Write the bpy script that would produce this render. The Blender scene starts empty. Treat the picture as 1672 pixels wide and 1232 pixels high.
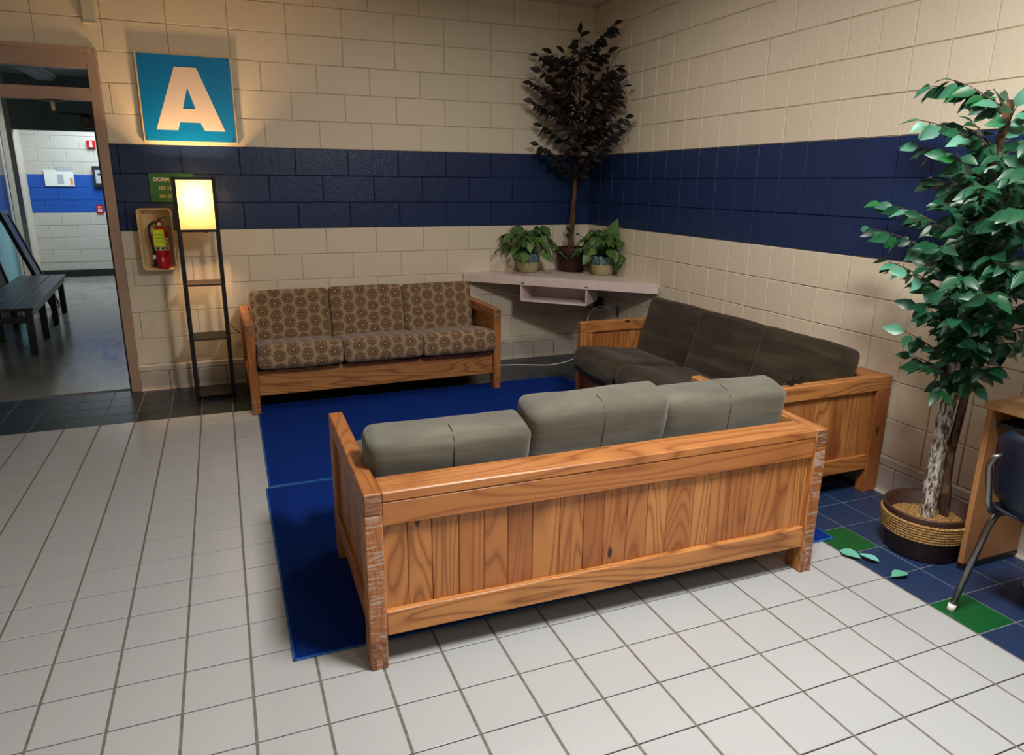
import bpy, bmesh, math, random
from mathutils import Vector, Matrix, noise
C = bpy.context.scene.collection
PI = math.pi
R = math.radians
rnd = random.Random(7)

# ------------------------------------------------------------------ camera
cam_d = bpy.data.cameras.new('camera')
cam_d.sensor_width = 36.0
cam_d.lens = 1153.66 / 1672 * 36.0
cam_d.clip_start = 0.05
cam = bpy.data.objects.new('camera', cam_d)
C.objects.link(cam)
Rc = ((0.9276639680690068, -0.3733090879387454, 0.008937964466634231),
      (-0.09120668228236067, -0.2497272471860693, -0.9640112256192416),
      (0.3621062046603306, 0.893463276735653, -0.26571125243632576))
M = Matrix.Identity(4)
for i in range(3):
    M[i][0] = Rc[0][i]; M[i][1] = -Rc[1][i]; M[i][2] = -Rc[2][i]
M.translation = (-3.178, -5.971, 1.587)
cam.matrix_world = M
bpy.context.scene.camera = cam

# ------------------------------------------------------------------ world, lights, exposure
sc = bpy.context.scene
sc.view_settings.view_transform = 'Standard'
sc.view_settings.look = 'None'
sc.view_settings.gamma = 1.0
sc.view_settings.use_curve_mapping = False
sc.view_settings.exposure = 0.0
w = bpy.data.worlds.new('world'); sc.world = w; w.use_nodes = True
w.node_tree.nodes['Background'].inputs[0].default_value = (0.6, 0.75, 1.0, 1)
w.node_tree.nodes['Background'].inputs[1].default_value = 0.02
sc.cycles.max_bounces = 8
sc.cycles.diffuse_bounces = 4
sc.cycles.glossy_bounces = 3
sc.cycles.transmission_bounces = 6
sc.cycles.sample_clamp_indirect = 4.0
sc.cycles.use_denoising = True

def area(name, loc, size, power, col, rot=(0, 0, 0), spread=180):
    d = bpy.data.lights.new(name, 'AREA'); d.shape = 'RECTANGLE'
    d.size, d.size_y = size; d.energy = power; d.color = col; d.spread = R(spread)
    o = bpy.data.objects.new(name, d); o.location = loc; o.rotation_euler = rot
    C.objects.link(o); return o
CEIL = 3.06
LIGHTS = ((-1.75, -4.85, 118, (1.0, 0.975, 0.94)), (-1.9, -7.0, 17, (0.93, 0.97, 1.0)), (-4.9, -5.2, 5, (1.0, 0.96, 0.90)), (-1.5, -2.1, 17, (1.0, 0.95, 0.88)))  # last entry is an added fill that brightens the back of the lounge
for lx, ly, lw, lc in LIGHTS:
    area('ceiling_and_fill_light', (lx, ly, CEIL - 0.09), (0.35, 0.75), lw, lc)
area('corridor_light', (-4.6, 6.6, 2.9), (1.2, 1.6), 95, (0.78, 0.90, 1.0))

# ------------------------------------------------------------------ materials
def srgb(r, g, b):
    f = lambda c: (c / 255 / 12.92) if c <= 10 else ((c / 255 + 0.055) / 1.055) ** 2.4
    return (f(r), f(g), f(b), 1.0)

class NT:
    def __init__(s, name, rough=0.5, spec=0.5, metal=0.0):
        s.m = bpy.data.materials.new(name); s.m.use_nodes = True
        s.t = s.m.node_tree; s.b = s.t.nodes['Principled BSDF']
        s.b.inputs['Roughness'].default_value = rough
        s.b.inputs['Specular IOR Level'].default_value = spec
        s.b.inputs['Metallic'].default_value = metal
    def n(s, kind, **kw):
        nd = s.t.nodes.new(kind)
        for k, v in kw.items():
            if k.startswith('i_'):
                key = k[2:]; key = int(key) if key.isdigit() else key.replace('_', ' ')
                nd.inputs[key].default_value = v
            else: setattr(nd, k, v)
        return nd
    def l(s, a, b): s.t.links.new(a, b)
    def math(s, op, a, b=None, c=None):
        nd = s.t.nodes.new('ShaderNodeMath'); nd.operation = op
        for i, v in enumerate((a, b, c)):
            if v is None: continue
            if isinstance(v, (int, float)): nd.inputs[i].default_value = v
            else: s.l(v, nd.inputs[i])
        return nd.outputs[0]
    def ramp(s, fac, stops):
        nd = s.t.nodes.new('ShaderNodeValToRGB'); cr = nd.color_ramp
        while len(cr.elements) < len(stops): cr.elements.new(0.5)
        for e, (p, c) in zip(cr.elements, stops): e.position = p; e.color = c
        s.l(fac, nd.inputs[0]); return nd.outputs[0]
    def mix(s, fac, a, b, mode='MIX'):
        nd = s.t.nodes.new('ShaderNodeMix'); nd.data_type = 'RGBA'; nd.blend_type = mode
        for key, v in ((0, fac), (6, a), (7, b)):
            if isinstance(v, (int, float, tuple)): nd.inputs[key].default_value = v
            else: s.l(v, nd.inputs[key])
        return nd.outputs[2]
    def noise(s, vec=None, scale=5, detail=3, rough=0.5, dist=0.0):
        nd = s.n('ShaderNodeTexNoise', i_Scale=scale, i_Detail=detail, i_Roughness=rough, i_Distortion=dist)
        if vec is not None: s.l(vec, nd.inputs['Vector'])
        return nd.outputs[0]
    def obj(s): return s.n('ShaderNodeTexCoord').outputs['Object']
    def uv(s): return s.n('ShaderNodeTexCoord').outputs['UV']
    def scale(s, vec, sc_):
        nd = s.n('ShaderNodeMapping'); nd.inputs['Scale'].default_value = sc_; s.l(vec, nd.inputs[0]); return nd.outputs[0]
    def rand(s): return s.n('ShaderNodeObjectInfo').outputs['Random']
    def bump(s, h, strength=0.3, dist=0.002):
        nd = s.n('ShaderNodeBump', i_Strength=strength, i_Distance=dist); s.l(h, nd.inputs['Height']); s.l(nd.outputs[0], s.b.inputs['Normal'])
    def col(s, c):
        if isinstance(c, tuple): s.b.inputs['Base Color'].default_value = c
        else: s.l(c, s.b.inputs['Base Color'])
    def shift(s, vec):
        rr = s.rand(); nd = s.n('ShaderNodeVectorMath', operation='ADD'); s.l(vec, nd.inputs[0])
        cb = s.n('ShaderNodeCombineXYZ'); s.l(s.math('MULTIPLY', rr, 17.0), cb.inputs[0]); s.l(s.math('MULTIPLY', rr, 31.0), cb.inputs[1]); s.l(s.math('MULTIPLY', rr, 23.0), cb.inputs[2])
        s.l(cb.outputs[0], nd.inputs[1]); return nd.outputs[0]

def plain(name, col, rough=0.5, spec=0.5, metal=0.0, nscale=0, namp=0.15, bump=0):
    t = NT(name, rough, spec, metal)
    if nscale:
        f = t.noise(t.obj(), nscale, 3)
        dk = tuple(c * (1 - namp) for c in col[:3]) + (1,); lt = tuple(min(1, c * (1 + namp)) for c in col[:3]) + (1,)
        t.col(t.ramp(f, [(0.3, dk), (0.7, lt)]))
        if bump: t.bump(f, bump, 0.002)
    else: t.col(col)
    return t.m

def paint(name, col, rough=0.55, bumpy=0.45):
    t = NT(name, rough, 0.35)
    g = t.n('ShaderNodeNewGeometry').outputs['Position']
    f = t.noise(g, 1.6, 3); v = t.rand()
    c = t.mix(t.math('MULTIPLY', f, 0.5), col, tuple(x * 0.88 for x in col[:3]) + (1,))
    c = t.mix(t.math('MULTIPLY', v, 0.22), c, tuple(x * 0.86 for x in col[:3]) + (1,))
    t.col(c)
    h1 = t.noise(g, 70, 4, 0.6); h2 = t.noise(t.scale(g, (1, 1, 0.45)), 26, 3, 0.55)
    t.bump(t.math('ADD', h1, t.math('MULTIPLY', h2, 1.3)), bumpy, 0.004)
    return t.m
M_CREAM = paint('cream_block_paint', srgb(226, 212, 188), 0.45)
M_BLUE = paint('navy_block_paint', srgb(28, 47, 88), 0.30)
M_MORTAR_C = paint('cream_joint_paint', srgb(204, 188, 158), 0.6)
M_MORTAR_B = paint('navy_joint_paint', srgb(14, 24, 60), 0.6)
M_HALLW = paint('corridor_wall_paint', srgb(190, 187, 176), 0.5)
M_HALLB = paint('corridor_blue_paint', srgb(30, 84, 170), 0.5)
M_CEIL = paint('ceiling_paint', srgb(226, 212, 186), 0.7)
M_PINKW = paint('plain_wall_paint', srgb(222, 212, 192), 0.6)
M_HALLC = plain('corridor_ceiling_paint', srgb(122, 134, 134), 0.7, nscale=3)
M_FRAME = plain('door_frame_paint', srgb(170, 142, 124), 0.4, nscale=4, namp=0.06)
M_FRAME_SHADE = plain('shaded_rebate_paint', srgb(78, 62, 54), 0.45, nscale=4, namp=0.1)  # frame paint darkened, the shade on the set-back rebate put into its colour
M_TRIMW = plain('cream_trim_paint', srgb(200, 190, 172), 0.5, nscale=9, namp=0.05)

def tile_mat(name, col, rough=0.28, var=0.1):
    t = NT(name, rough, 0.4)
    g = t.n('ShaderNodeNewGeometry').outputs['Position']
    f = t.noise(g, 2.2, 2, 0.5); s = t.noise(g, 38, 2)
    c = t.mix(t.math('MULTIPLY', f, 0.6), col, tuple(x * (1 - var) for x in col[:3]) + (1,))
    c = t.mix(t.math('MULTIPLY', t.rand(), 0.5), c, tuple(x * (1 - var) for x in col[:3]) + (1,))
    c = t.mix(t.math('MULTIPLY', t.math('GREATER_THAN', s, 0.845), 0.6), c, tuple(x * 0.3 for x in col[:3]) + (1,))
    t.col(c)
    rr = t.math('MULTIPLY_ADD', f, 0.06, rough - 0.03); t.l(rr, t.b.inputs['Roughness'])
    
    return t.m
M_TW = tile_mat('white_floor_tile_glaze', srgb(179, 181, 182), 0.19, 0.05)
M_TB = tile_mat('blue_floor_tile_glaze', srgb(40, 58, 92), 0.32, 0.2)
M_TG = tile_mat('green_floor_tile_glaze', srgb(16, 88, 44), 0.32, 0.15)
M_TK = tile_mat('dark_slate_floor_tile_glaze', srgb(40, 48, 58), 0.3, 0.2)
M_TKG = tile_mat('dark_green_floor_tile_glaze', srgb(20, 44, 36), 0.3, 0.2)
M_BT = tile_mat('baseboard_tile_glaze', srgb(188, 176, 164), 0.3, 0.08)
M_GROUT = plain('dark_grout', srgb(34, 27, 24), 0.9, nscale=60, namp=0.35)
M_GROUT_W = plain('grey_brown_grout', srgb(112, 104, 98), 0.9, nscale=60, namp=0.3)
M_GROUT_L = plain('light_grout', srgb(120, 122, 130), 0.9, nscale=60, namp=0.25)
M_GROUT_D = plain('brown_grout', srgb(58, 44, 36), 0.9, nscale=60, namp=0.35)

def pine(name, axis, light=(206, 142, 80), dark=(108, 52, 22), worn=0.0):
    t = NT(name, 0.42, 0.4)
    o = t.shift(t.obj())
    s1 = [7.0, 7.0, 7.0]; s1[axis] = 0.75
    n1 = t.noise(t.scale(o, tuple(s1)), 1.0, 1.5, 0.4, 0.4)
    ring = t.math('PINGPONG', t.math('MULTIPLY', n1, 30.0), 1.0)
    ring = t.math('POWER', ring, 2.6)
    s2 = [160, 160, 160]; s2[axis] = 4
    fine = t.noise(t.scale(o, tuple(s2)), 1.0, 2)
    blot = t.noise(t.scale(o, (3, 3, 3)), 1.0, 2)
    L = srgb(*light); D = srgb(*dark)
    c = t.mix(t.math('MULTIPLY', ring, 0.72), L, D)
    c = t.mix(t.math('MULTIPLY', fine, 0.28), c, D)
    c = t.mix(t.math('MULTIPLY', t.rand(), 0.75), c, srgb(146, 80, 38))
    c = t.mix(t.ramp(blot, [(0.55, (0, 0, 0, 1)), (0.8, (0.6, 0.6, 0.6, 1))]), c, D)
    # knots
    vo = t.n('ShaderNodeTexVoronoi', i_Scale=1.0); s3 = [5.5, 5.5, 5.5]; s3[axis] = 2.2
    t.l(t.scale(o, tuple(s3)), vo.inputs['Vector'])
    c = t.mix(t.ramp(vo.outputs['Distance'], [(0.035, (1, 1, 1, 1)), (0.065, (0, 0, 0, 1))]), c, srgb(52, 22, 10))
    if worn:
        s4 = [16, 16, 110]; wn = t.noise(t.scale(o, tuple(s4)), 1.0, 3, 0.7)
        wm = t.ramp(wn, [(0.50, (0, 0, 0, 1)), (0.62, (worn, worn, worn, 1))])
        c = t.mix(wm, c, srgb(186, 170, 158))
    t.col(c)
    t.bump(t.math('ADD', t.math('MULTIPLY', ring, -0.5), fine), 0.16, 0.002)
    t.b.inputs['Coat Weight'].default_value = 0.12; t.b.inputs['Coat Roughness'].default_value = 0.3
    return t.m
PINE = [pine('pine_grain_lengthwise', 0), pine('pine_grain_crosswise', 1), pine('pine_grain_upright', 2)]
PINE_W = pine('scratched_pine_edge', 2, (178, 112, 64), (120, 70, 40), 0.8)
PINE_END = pine('pine_end_grain', 0, (126, 86, 56), (84, 54, 34), 0.5)

def suede(name, cols, sheen=0.3):
    t = NT(name, 0.92, 0.15)
    o = t.shift(t.obj())
    f = t.noise(t.scale(o, (2.2, 3.5, 13)), 1.0, 4, 0.55, 0.4)
    c = t.ramp(f, [(p_, srgb(*k_)) for p_, k_ in zip((0.3, 0.52, 0.75), cols)])
    t.col(c); t.bump(t.math('ADD', t.noise(o, 240, 2), t.math('MULTIPLY', f, 3)), 0.25, 0.002)
    t.b.inputs['Sheen Weight'].default_value = sheen; t.b.inputs['Sheen Roughness'].default_value = 0.5
    return t.m
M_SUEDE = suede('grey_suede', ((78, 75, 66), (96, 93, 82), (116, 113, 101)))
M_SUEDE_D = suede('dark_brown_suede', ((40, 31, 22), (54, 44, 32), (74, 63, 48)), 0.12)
M_SEAM = plain('suede_seam', srgb(80, 74, 64), 0.9)

def daisy():
    t = NT('daisy_wheel_fabric', 0.85, 0.2)
    uv = t.uv(); sep = t.n('ShaderNodeSeparateXYZ'); t.l(uv, sep.inputs[0])
    px, py = 0.094, 0.092
    # two interleaved column families (even and odd columns, odd ones shifted down)
    def cell(offx, offy):
        u = t.math('DIVIDE', t.math('ADD', sep.outputs[0], offx), px * 2)
        v = t.math('DIVIDE', t.math('ADD', sep.outputs[1], offy), py)
        fu = t.math('MULTIPLY', t.math('SUBTRACT', t.math('FRACT', u), 0.5), px * 2)
        fv = t.math('MULTIPLY', t.math('SUBTRACT', t.math('FRACT', v), 0.5), py)
        r = t.math('SQRT', t.math('ADD', t.math('MULTIPLY', fu, fu), t.math('MULTIPLY', fv, fv)))
        a = t.math('ARCTAN2', fv, fu)
        sp = t.math('SINE', t.math('MULTIPLY', a, 18.0))
        rr = t.math('MULTIPLY_ADD', sp, -0.004, 0.042)
        disc = t.math('LESS_THAN', r, rr)
        line = t.math('MULTIPLY', t.math('GREATER_THAN', sp, 0.30), t.math('GREATER_THAN', r, 0.016))
        dot = t.math('LESS_THAN', r, 0.0075)
        return disc, line, dot
    a = cell(5.0, 5.0); b = cell(5.0 + px, 5.0 + py * 0.42)
    disc = t.math('MAXIMUM', a[0], b[0])
    line = t.math('MAXIMUM', t.math('MULTIPLY', a[0], a[1]), t.math('MULTIPLY', b[0], b[1]))
    dot = t.math('MAXIMUM', a[2], b[2])
    weave = t.noise(t.scale(uv, (420, 420, 1)), 1.0, 1)
    base = t.mix(weave, srgb(166, 142, 108), srgb(132, 110, 82))
    dk = t.mix(weave, srgb(104, 68, 50), srgb(76, 48, 36))
    c = t.mix(disc, base, dk)
    c = t.mix(t.math('MULTIPLY', line, 0.85), c, base)
    c = t.mix(t.math('MULTIPLY', dot, 0.9), c, srgb(176, 152, 120))
    t.col(c); t.bump(weave, 0.2, 0.001)
    t.b.inputs['Sheen Weight'].default_value = 0.2
    return t.m
M_DAISY = daisy()

def rugmat():
    t = NT('royal_blue_carpet_pile', 0.95, 0.08)
    g = t.n('ShaderNodeNewGeometry').outputs['Position']
    f = t.noise(g, 420, 2, 0.7); p = t.noise(g, 5, 3)
    c = t.mix(f, srgb(8, 32, 98), srgb(20, 62, 150))
    c = t.mix(t.math('MULTIPLY', p, 0.35), c, srgb(4, 22, 92))
    sp = t.noise(g, 95, 2, 0.5)
    c = t.mix(t.math('MULTIPLY', t.math('GREATER_THAN', sp, 0.765), 0.5), c, srgb(150, 165, 190))
    t.col(c); t.bump(f, 0.6, 0.004)
    return t.m
M_RUG = rugmat()
M_RUGE = plain('rug_binding_thread', srgb(24, 92, 170), 0.9, nscale=200, namp=0.3)

M_BLACK = plain('black_metal_paint', srgb(20, 18, 17), 0.4, 0.4, nscale=20, namp=0.2)
M_SHELFB = plain('dark_laminate', srgb(58, 46, 38), 0.5, nscale=20, namp=0.2)
M_LAV = plain('painted_shelf_board', srgb(224, 205, 198), 0.45, nscale=14, namp=0.06)
M_TERRA = plain('dark_red_clay', srgb(58, 26, 22), 0.6, nscale=25, namp=0.35, bump=0.3)
M_SOIL = plain('dark_potting_soil', srgb(28, 20, 16), 1.0, nscale=90, namp=0.6, bump=1.0)
M_BARK = None
def bark(name, a, b, sc_=30):
    t = NT(name, 0.85, 0.2); o = t.obj()
    f = t.noise(t.scale(o, (1, 1, 0.35)), sc_, 5, 0.65, 0.5)
    t.col(t.ramp(f, [(0.42, a), (0.58, b)])); t.bump(f, 0.9, 0.012); return t.m
M_BARK_D = bark('brown_bark', srgb(58, 40, 30), srgb(112, 84, 62), 22)
M_BARK_L = bark('peeling_pale_bark', srgb(84, 66, 50), srgb(206, 200, 188), 60)
M_TWIG = plain('thin_brown_twig', srgb(74, 56, 42), 0.8)

def leafmat(name, cols, rough=0.45, vein=None, transl=True):
    t = NT(name, rough, 0.4)
    c = t.ramp(t.rand(), [(i / max(1, len(cols) - 1), srgb(*k)) for i, k in enumerate(cols)])
    if vein:
        f = t.noise(t.shift(t.obj()), 26, 3, 0.6, 1.2)
        c = t.mix(t.ramp(f, [(0.54, (0, 0, 0, 1)), (0.62, (1, 1, 1, 1))]), c, srgb(*vein))
    t.col(c)
    return t.m
M_LEAF_G = leafmat('glossy_green_fabric_leaf', [(12, 50, 34), (22, 72, 46), (16, 60, 32), (46, 112, 74), (18, 66, 46), (90, 160, 130), (10, 42, 32), (20, 70, 40), (40, 120, 58), (14, 54, 40), (110, 172, 148), (24, 92, 60)], 0.38)
M_LEAF_D = leafmat('dark_burgundy_green_leaf', [(16, 26, 22), (24, 34, 28), (40, 18, 22), (14, 28, 24), (28, 38, 30), (20, 24, 20)], 0.5)
M_LEAF_P = leafmat('variegated_pothos_leaf', [(22, 60, 26), (40, 92, 38), (16, 48, 24), (78, 122, 56), (28, 70, 32)], 0.4, vein=(150, 172, 92))
M_LEAF_F = leafmat('faded_mint_leaf', [(98, 176, 150), (110, 190, 170), (120, 196, 190)], 0.5)
M_CHROME = plain('worn_chrome_tube', srgb(128, 126, 124), 0.34, 0.5, 1.0, nscale=30, namp=0.2)
M_NAVYP = plain('navy_plastic_shell', srgb(12, 24, 46), 0.42, nscale=60, namp=0.15)
M_OAK = pine('light_oak_laminate', 2, (196, 152, 102), (176, 128, 80))
M_OAKT = pine('light_oak_laminate_top', 1, (206, 164, 112), (186, 140, 90))
M_RED = plain('glossy_red_paint', srgb(176, 16, 26), 0.25, 0.5, nscale=6, namp=0.1)
M_RUBBER = plain('black_rubber', srgb(22, 22, 24), 0.55)
M_SHELL = plain('beige_moulded_plastic', srgb(214, 186, 138), 0.4, nscale=5, namp=0.05)
M_WHITE = plain('white_enamel', srgb(226, 226, 222), 0.4)
M_YEL = plain('fluorescent_yellow_card', srgb(208, 228, 30), 0.7)
M_LABEL = plain('printed_cream_label', srgb(214, 206, 180), 0.6, nscale=60, namp=0.25)
M_SIGNB = None
def signblue():
    t = NT('blue_sign_enamel', 0.35, 0.3); t.col(t.mix(t.noise(t.obj(), 3, 2), srgb(0, 106, 176), srgb(0, 126, 190))); return t.m
M_SIGNB = signblue()
M_SIGNW = plain('warm_white_vinyl', srgb(226, 206, 188), 0.5)
M_SIGNF = plain('cream_sign_edging', srgb(222, 198, 152), 0.5)
M_GREENS = plain('green_sign_enamel', srgb(34, 92, 48), 0.4, nscale=5, namp=0.08)
M_LETTER = plain('cream_vinyl_lettering', srgb(236, 214, 170), 0.5)
M_PAPER = plain('white_paper', srgb(226, 226, 220), 0.7)
M_GREYL = plain('pale_grey_print', srgb(168, 172, 176), 0.7)
M_ORANGE = plain('orange_sticker', srgb(220, 150, 60), 0.7)
M_BENCH = plain('dark_painted_bench_wood', srgb(30, 38, 40), 0.35, nscale=20, namp=0.3)
M_BOARD = plain('dark_purple_board_face', srgb(66, 58, 80), 0.35, nscale=6, namp=0.4)
M_CYAN = plain('aqua_lit_wall_paint', srgb(150, 205, 212), 0.5, nscale=3, namp=0.05)  # aqua cast of the corridor light put into the lower wall colour
def concrete():
    t = NT('polished_concrete', 0.22, 0.5)
    g = t.n('ShaderNodeNewGeometry').outputs['Position']
    f = t.noise(g, 1.8, 5, 0.6, 0.5)
    t.col(t.ramp(f, [(0.3, srgb(112, 112, 106)), (0.7, srgb(156, 154, 146))]))
    t.l(t.math('MULTIPLY_ADD', t.noise(t.scale(g, (5, 1.2, 1)), 3.0, 4), 0.22, 0.08), t.b.inputs['Roughness'])
    return t.m
M_CONC = concrete()
def straw():
    t = NT('dried_moss_straw', 0.9, 0.1); f = t.noise(t.scale(t.obj(), (1, 1, 1)), 120, 4, 0.7)
    t.col(t.ramp(f, [(0.35, srgb(92, 62, 30)), (0.6, srgb(196, 152, 92))])); t.bump(f, 1.0, 0.01); return t.m
M_STRAW = straw()
M_ROPE = plain('twisted_rope_fibre', srgb(160, 122, 72), 0.9, nscale=110, namp=0.6, bump=1.0)
M_POTD = plain('dark_brown_glazed_pot', srgb(58, 34, 26), 0.5, nscale=12, namp=0.3)
M_POTB = plain('beige_glazed_stoneware', srgb(168, 158, 116), 0.35, nscale=12, namp=0.08)
def potband():
    t = NT('teal_stamped_glaze', 0.5, 0.4); o = t.uv()
    vo = t.n('ShaderNodeTexVoronoi', i_Scale=1.0, feature='DISTANCE_TO_EDGE'); t.l(t.scale(o, (22, 5, 1)), vo.inputs['Vector'])
    wv = t.n('ShaderNodeTexWave', i_Scale=16.0, wave_type='RINGS'); t.l(o, wv.inputs['Vector'])
    f = t.math('GREATER_THAN', vo.outputs['Distance'], 0.10)
    f2 = t.math('LESS_THAN', vo.outputs['Distance'], 0.24)
    t.col(t.mix(t.math('MULTIPLY', f, f2), srgb(52, 72, 74), srgb(136, 166, 162))); t.bump(f, 0.6, 0.002); return t.m
M_POTBAND = potband()

# ------------------------------------------------------------------ mesh helpers
def obj(name, bm, mat, parent=None, smooth=False, mats=None):
    me = bpy.data.meshes.new(name); bm.normal_update(); bm.to_mesh(me); bm.free()
    for m_ in (mats or [mat]): me.materials.append(m_)
    if smooth:
        for p in me.polygons: p.use_smooth = True
    return link(name, me, parent)
def link(name, me, parent=None, loc=None, rot=None):
    o = bpy.data.objects.new(name, me); C.objects.link(o)
    if parent: o.parent = parent
    if loc: o.location = loc
    if rot: o.rotation_euler = rot
    return o
def empty(name, loc=(0, 0, 0), rotz=0.0):
    o = bpy.data.objects.new(name, None); C.objects.link(o); o.location = loc; o.rotation_euler = (0, 0, rotz); o.empty_display_size = 0.1
    return o
def tag(o, label, cat, group=None, kind=None):
    if label: o['label'] = label
    if cat: o['category'] = cat
    if group: o['group'] = group
    if kind: o['kind'] = kind
    return o
def struct(o, label=None, cat=None):
    o['kind'] = 'structure'
    if label: o['label'] = label
    if cat: o['category'] = cat
    return o
def dup(root, loc, rotz, label=None, group=None):
    def cp(o, par):
        c = o.copy(); C.objects.link(c); c.parent = par
        for ch in list(o.children): cp(ch, c)
        return c
    r = cp(root, None); r.location = loc; r.rotation_euler = (0, 0, rotz)
    if label: r['label'] = label
    if group: r['group'] = group
    return r
def add_box(bm, lo, hi, bev=0.0, mi=0):
    t = bmesh.new()
    bmesh.ops.create_cube(t, size=1.0)
    for v in t.verts:
        v.co = Vector([lo[i] + (v.co[i] + 0.5) * (hi[i] - lo[i]) for i in range(3)])
    if bev > 0: bmesh.ops.bevel(t, geom=list(t.edges), offset=bev, segments=1, affect='EDGES', clamp_overlap=True)
    for f in t.faces: f.material_index = mi
    me = bpy.data.meshes.new('tmp'); t.to_mesh(me); t.free(); bm.from_mesh(me); bpy.data.meshes.remove(me)
def box(name, lo, hi, mat, parent=None, bev=0.0):
    bm = bmesh.new(); add_box(bm, lo, hi, bev); return obj(name, bm, mat, parent)
def add_tube(bm, pts, radii, seg=8, cap=True):
    pts = [Vector(p) for p in pts]
    if isinstance(radii, (int, float)): radii = [radii] * len(pts)
    rings = []; up = Vector((0, 0, 1))
    for i, p in enumerate(pts):
        d = (pts[min(i + 1, len(pts) - 1)] - pts[max(i - 1, 0)]).normalized()
        if i == 0:
            a = d.cross(up) if abs(d.z) < 0.95 else d.cross(Vector((1, 0, 0)))
        else:
            a = a - d * a.dot(d)
            if a.length < 1e-6: a = d.cross(Vector((1, 0, 0)))
        a.normalize(); b = d.cross(a)
        rings.append([bm.verts.new(p + (a * math.cos(2 * PI * k / seg) + b * math.sin(2 * PI * k / seg)) * radii[i]) for k in range(seg)])
    for r0, r1 in zip(rings, rings[1:]):
        for k in range(seg): bm.faces.new((r0[k], r0[(k + 1) % seg], r1[(k + 1) % seg], r1[k]))
    if cap: bm.faces.new(rings[0][::-1]); bm.faces.new(rings[-1])
def tube(name, pts, r, mat, parent=None, seg=8):
    bm = bmesh.new(); add_tube(bm, pts, r, seg); bmesh.ops.recalc_face_normals(bm, faces=bm.faces); return obj(name, bm, mat, parent, True)
def lathe(name, prof, mat, parent=None, seg=32, loc=(0, 0, 0), uv=False, mats=None, mi=None):
    bm = bmesh.new(); rings = []
    for r, z in prof:
        if r < 1e-5: rings.append([bm.verts.new((loc[0], loc[1], loc[2] + z))])
        else: rings.append([bm.verts.new((loc[0] + r * math.cos(2 * PI * k / seg), loc[1] + r * math.sin(2 * PI * k / seg), loc[2] + z)) for k in range(seg)])
    L = bm.loops.layers.uv.new('UVMap')
    for i, (r0, r1) in enumerate(zip(rings, rings[1:])):
        for k in range(seg):
            k2 = (k + 1) % seg
            if len(r0) == 1: f = bm.faces.new((r0[0], r1[k2], r1[k])) if len(r1) > 1 else None
            elif len(r1) == 1: f = bm.faces.new((r0[k], r0[k2], r1[0]))
            else: f = bm.faces.new((r0[k], r0[k2], r1[k2], r1[k]))
            if f:
                for l in f.loops:
                    kk = k
                    co = l.vert.co
                    an = (math.atan2(co.y - loc[1], co.x - loc[0]) / (2 * PI)) % 1.0
                    if k == seg - 1 and an < 0.01: an = 1.0
                    l[L].uv = (an, (co.z - loc[2]) * 8)
                if mi: f.material_index = mi[i]
    bmesh.ops.recalc_face_normals(bm, faces=bm.faces)
    return obj(name, bm, mat, parent, True, mats)
def prism(bm, poly, y0, y1, holes=None):
    """extrude an x,z polygon between y0 and y1"""
    a = [bm.verts.new((x, y0, z)) for x, z in poly]; b = [bm.verts.new((x, y1, z)) for x, z in poly]
    n = len(poly)
    bm.faces.new(a); bm.faces.new(b[::-1])
    for i in range(n): bm.faces.new((a[i], b[i], b[(i + 1) % n], a[(i + 1) % n]))
def text(name, s, size, mat, parent, loc, rot=(PI / 2, 0, 0), bold=0.0, ext=0.0012, align='LEFT'):
    cu = bpy.data.curves.new(name, 'FONT'); cu.body = s; cu.size = size; cu.extrude = ext; cu.offset = bold; cu.align_x = align
    tmp = bpy.data.objects.new('tmp_text', cu); C.objects.link(tmp)
    dg = bpy.context.evaluated_depsgraph_get(); me = bpy.data.meshes.new_from_object(tmp.evaluated_get(dg))
    bpy.data.objects.remove(tmp); bpy.data.curves.remove(cu)
    me.materials.clear(); me.materials.append(mat)
    return link(name, me, parent, loc, rot)

# ------------------------------------------------------------------ room shell
BS = 0.2032
# pads: block laid in a wall; local x along wall, y out of the wall (-y is the room), z up
_bm_cache = {}
def block_mesh(wd, ht, mat, key, proud=0.005, ch=0.0035):
    k = (round(wd, 3), round(ht, 3), key)
    if k in _bm_cache: return _bm_cache[k]
    bm = bmesh.new()
    a = [bm.verts.new(p) for p in ((0, 0, 0), (wd, 0, 0), (wd, 0, ht), (0, 0, ht))]
    b = [bm.verts.new(p) for p in ((ch, -proud, ch), (wd - ch, -proud, ch), (wd - ch, -proud, ht - ch), (ch, -proud, ht - ch))]
    bm.faces.new(b)
    for i in range(4): bm.faces.new((a[i], a[(i + 1) % 4], b[(i + 1) % 4], b[i]))
    bmesh.ops.recalc_face_normals(bm, faces=bm.faces)
    me = bpy.data.meshes.new('block'); bm.to_mesh(me); bm.free()
    me.materials.append(mat)
    _bm_cache[k] = me; return me
def block_join(bm, M_, wd, ht, mi, proud=0.005, ch=0.0035):
    a = [bm.verts.new(M_ @ Vector(p)) for p in ((0, 0, 0), (wd, 0, 0), (wd, 0, ht), (0, 0, ht))]
    b = [bm.verts.new(M_ @ Vector(p)) for p in ((ch, -proud, ch), (wd - ch, -proud, ch), (wd - ch, -proud, ht - ch), (ch, -proud, ht - ch))]
    fs = [bm.faces.new(b)] + [bm.faces.new((a[i], a[(i + 1) % 4], b[(i + 1) % 4], b[i])) for i in range(4)]
    for f in fs: f.material_index = mi

G = 0.0028   # joint width
DX0, DX1 = -6.05, -3.87        # doorway in the back wall, outside of its frame
DZ1 = 2.447
ZB0, ZB1 = 6 * BS, 9 * BS
WX0 = -7.6
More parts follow.
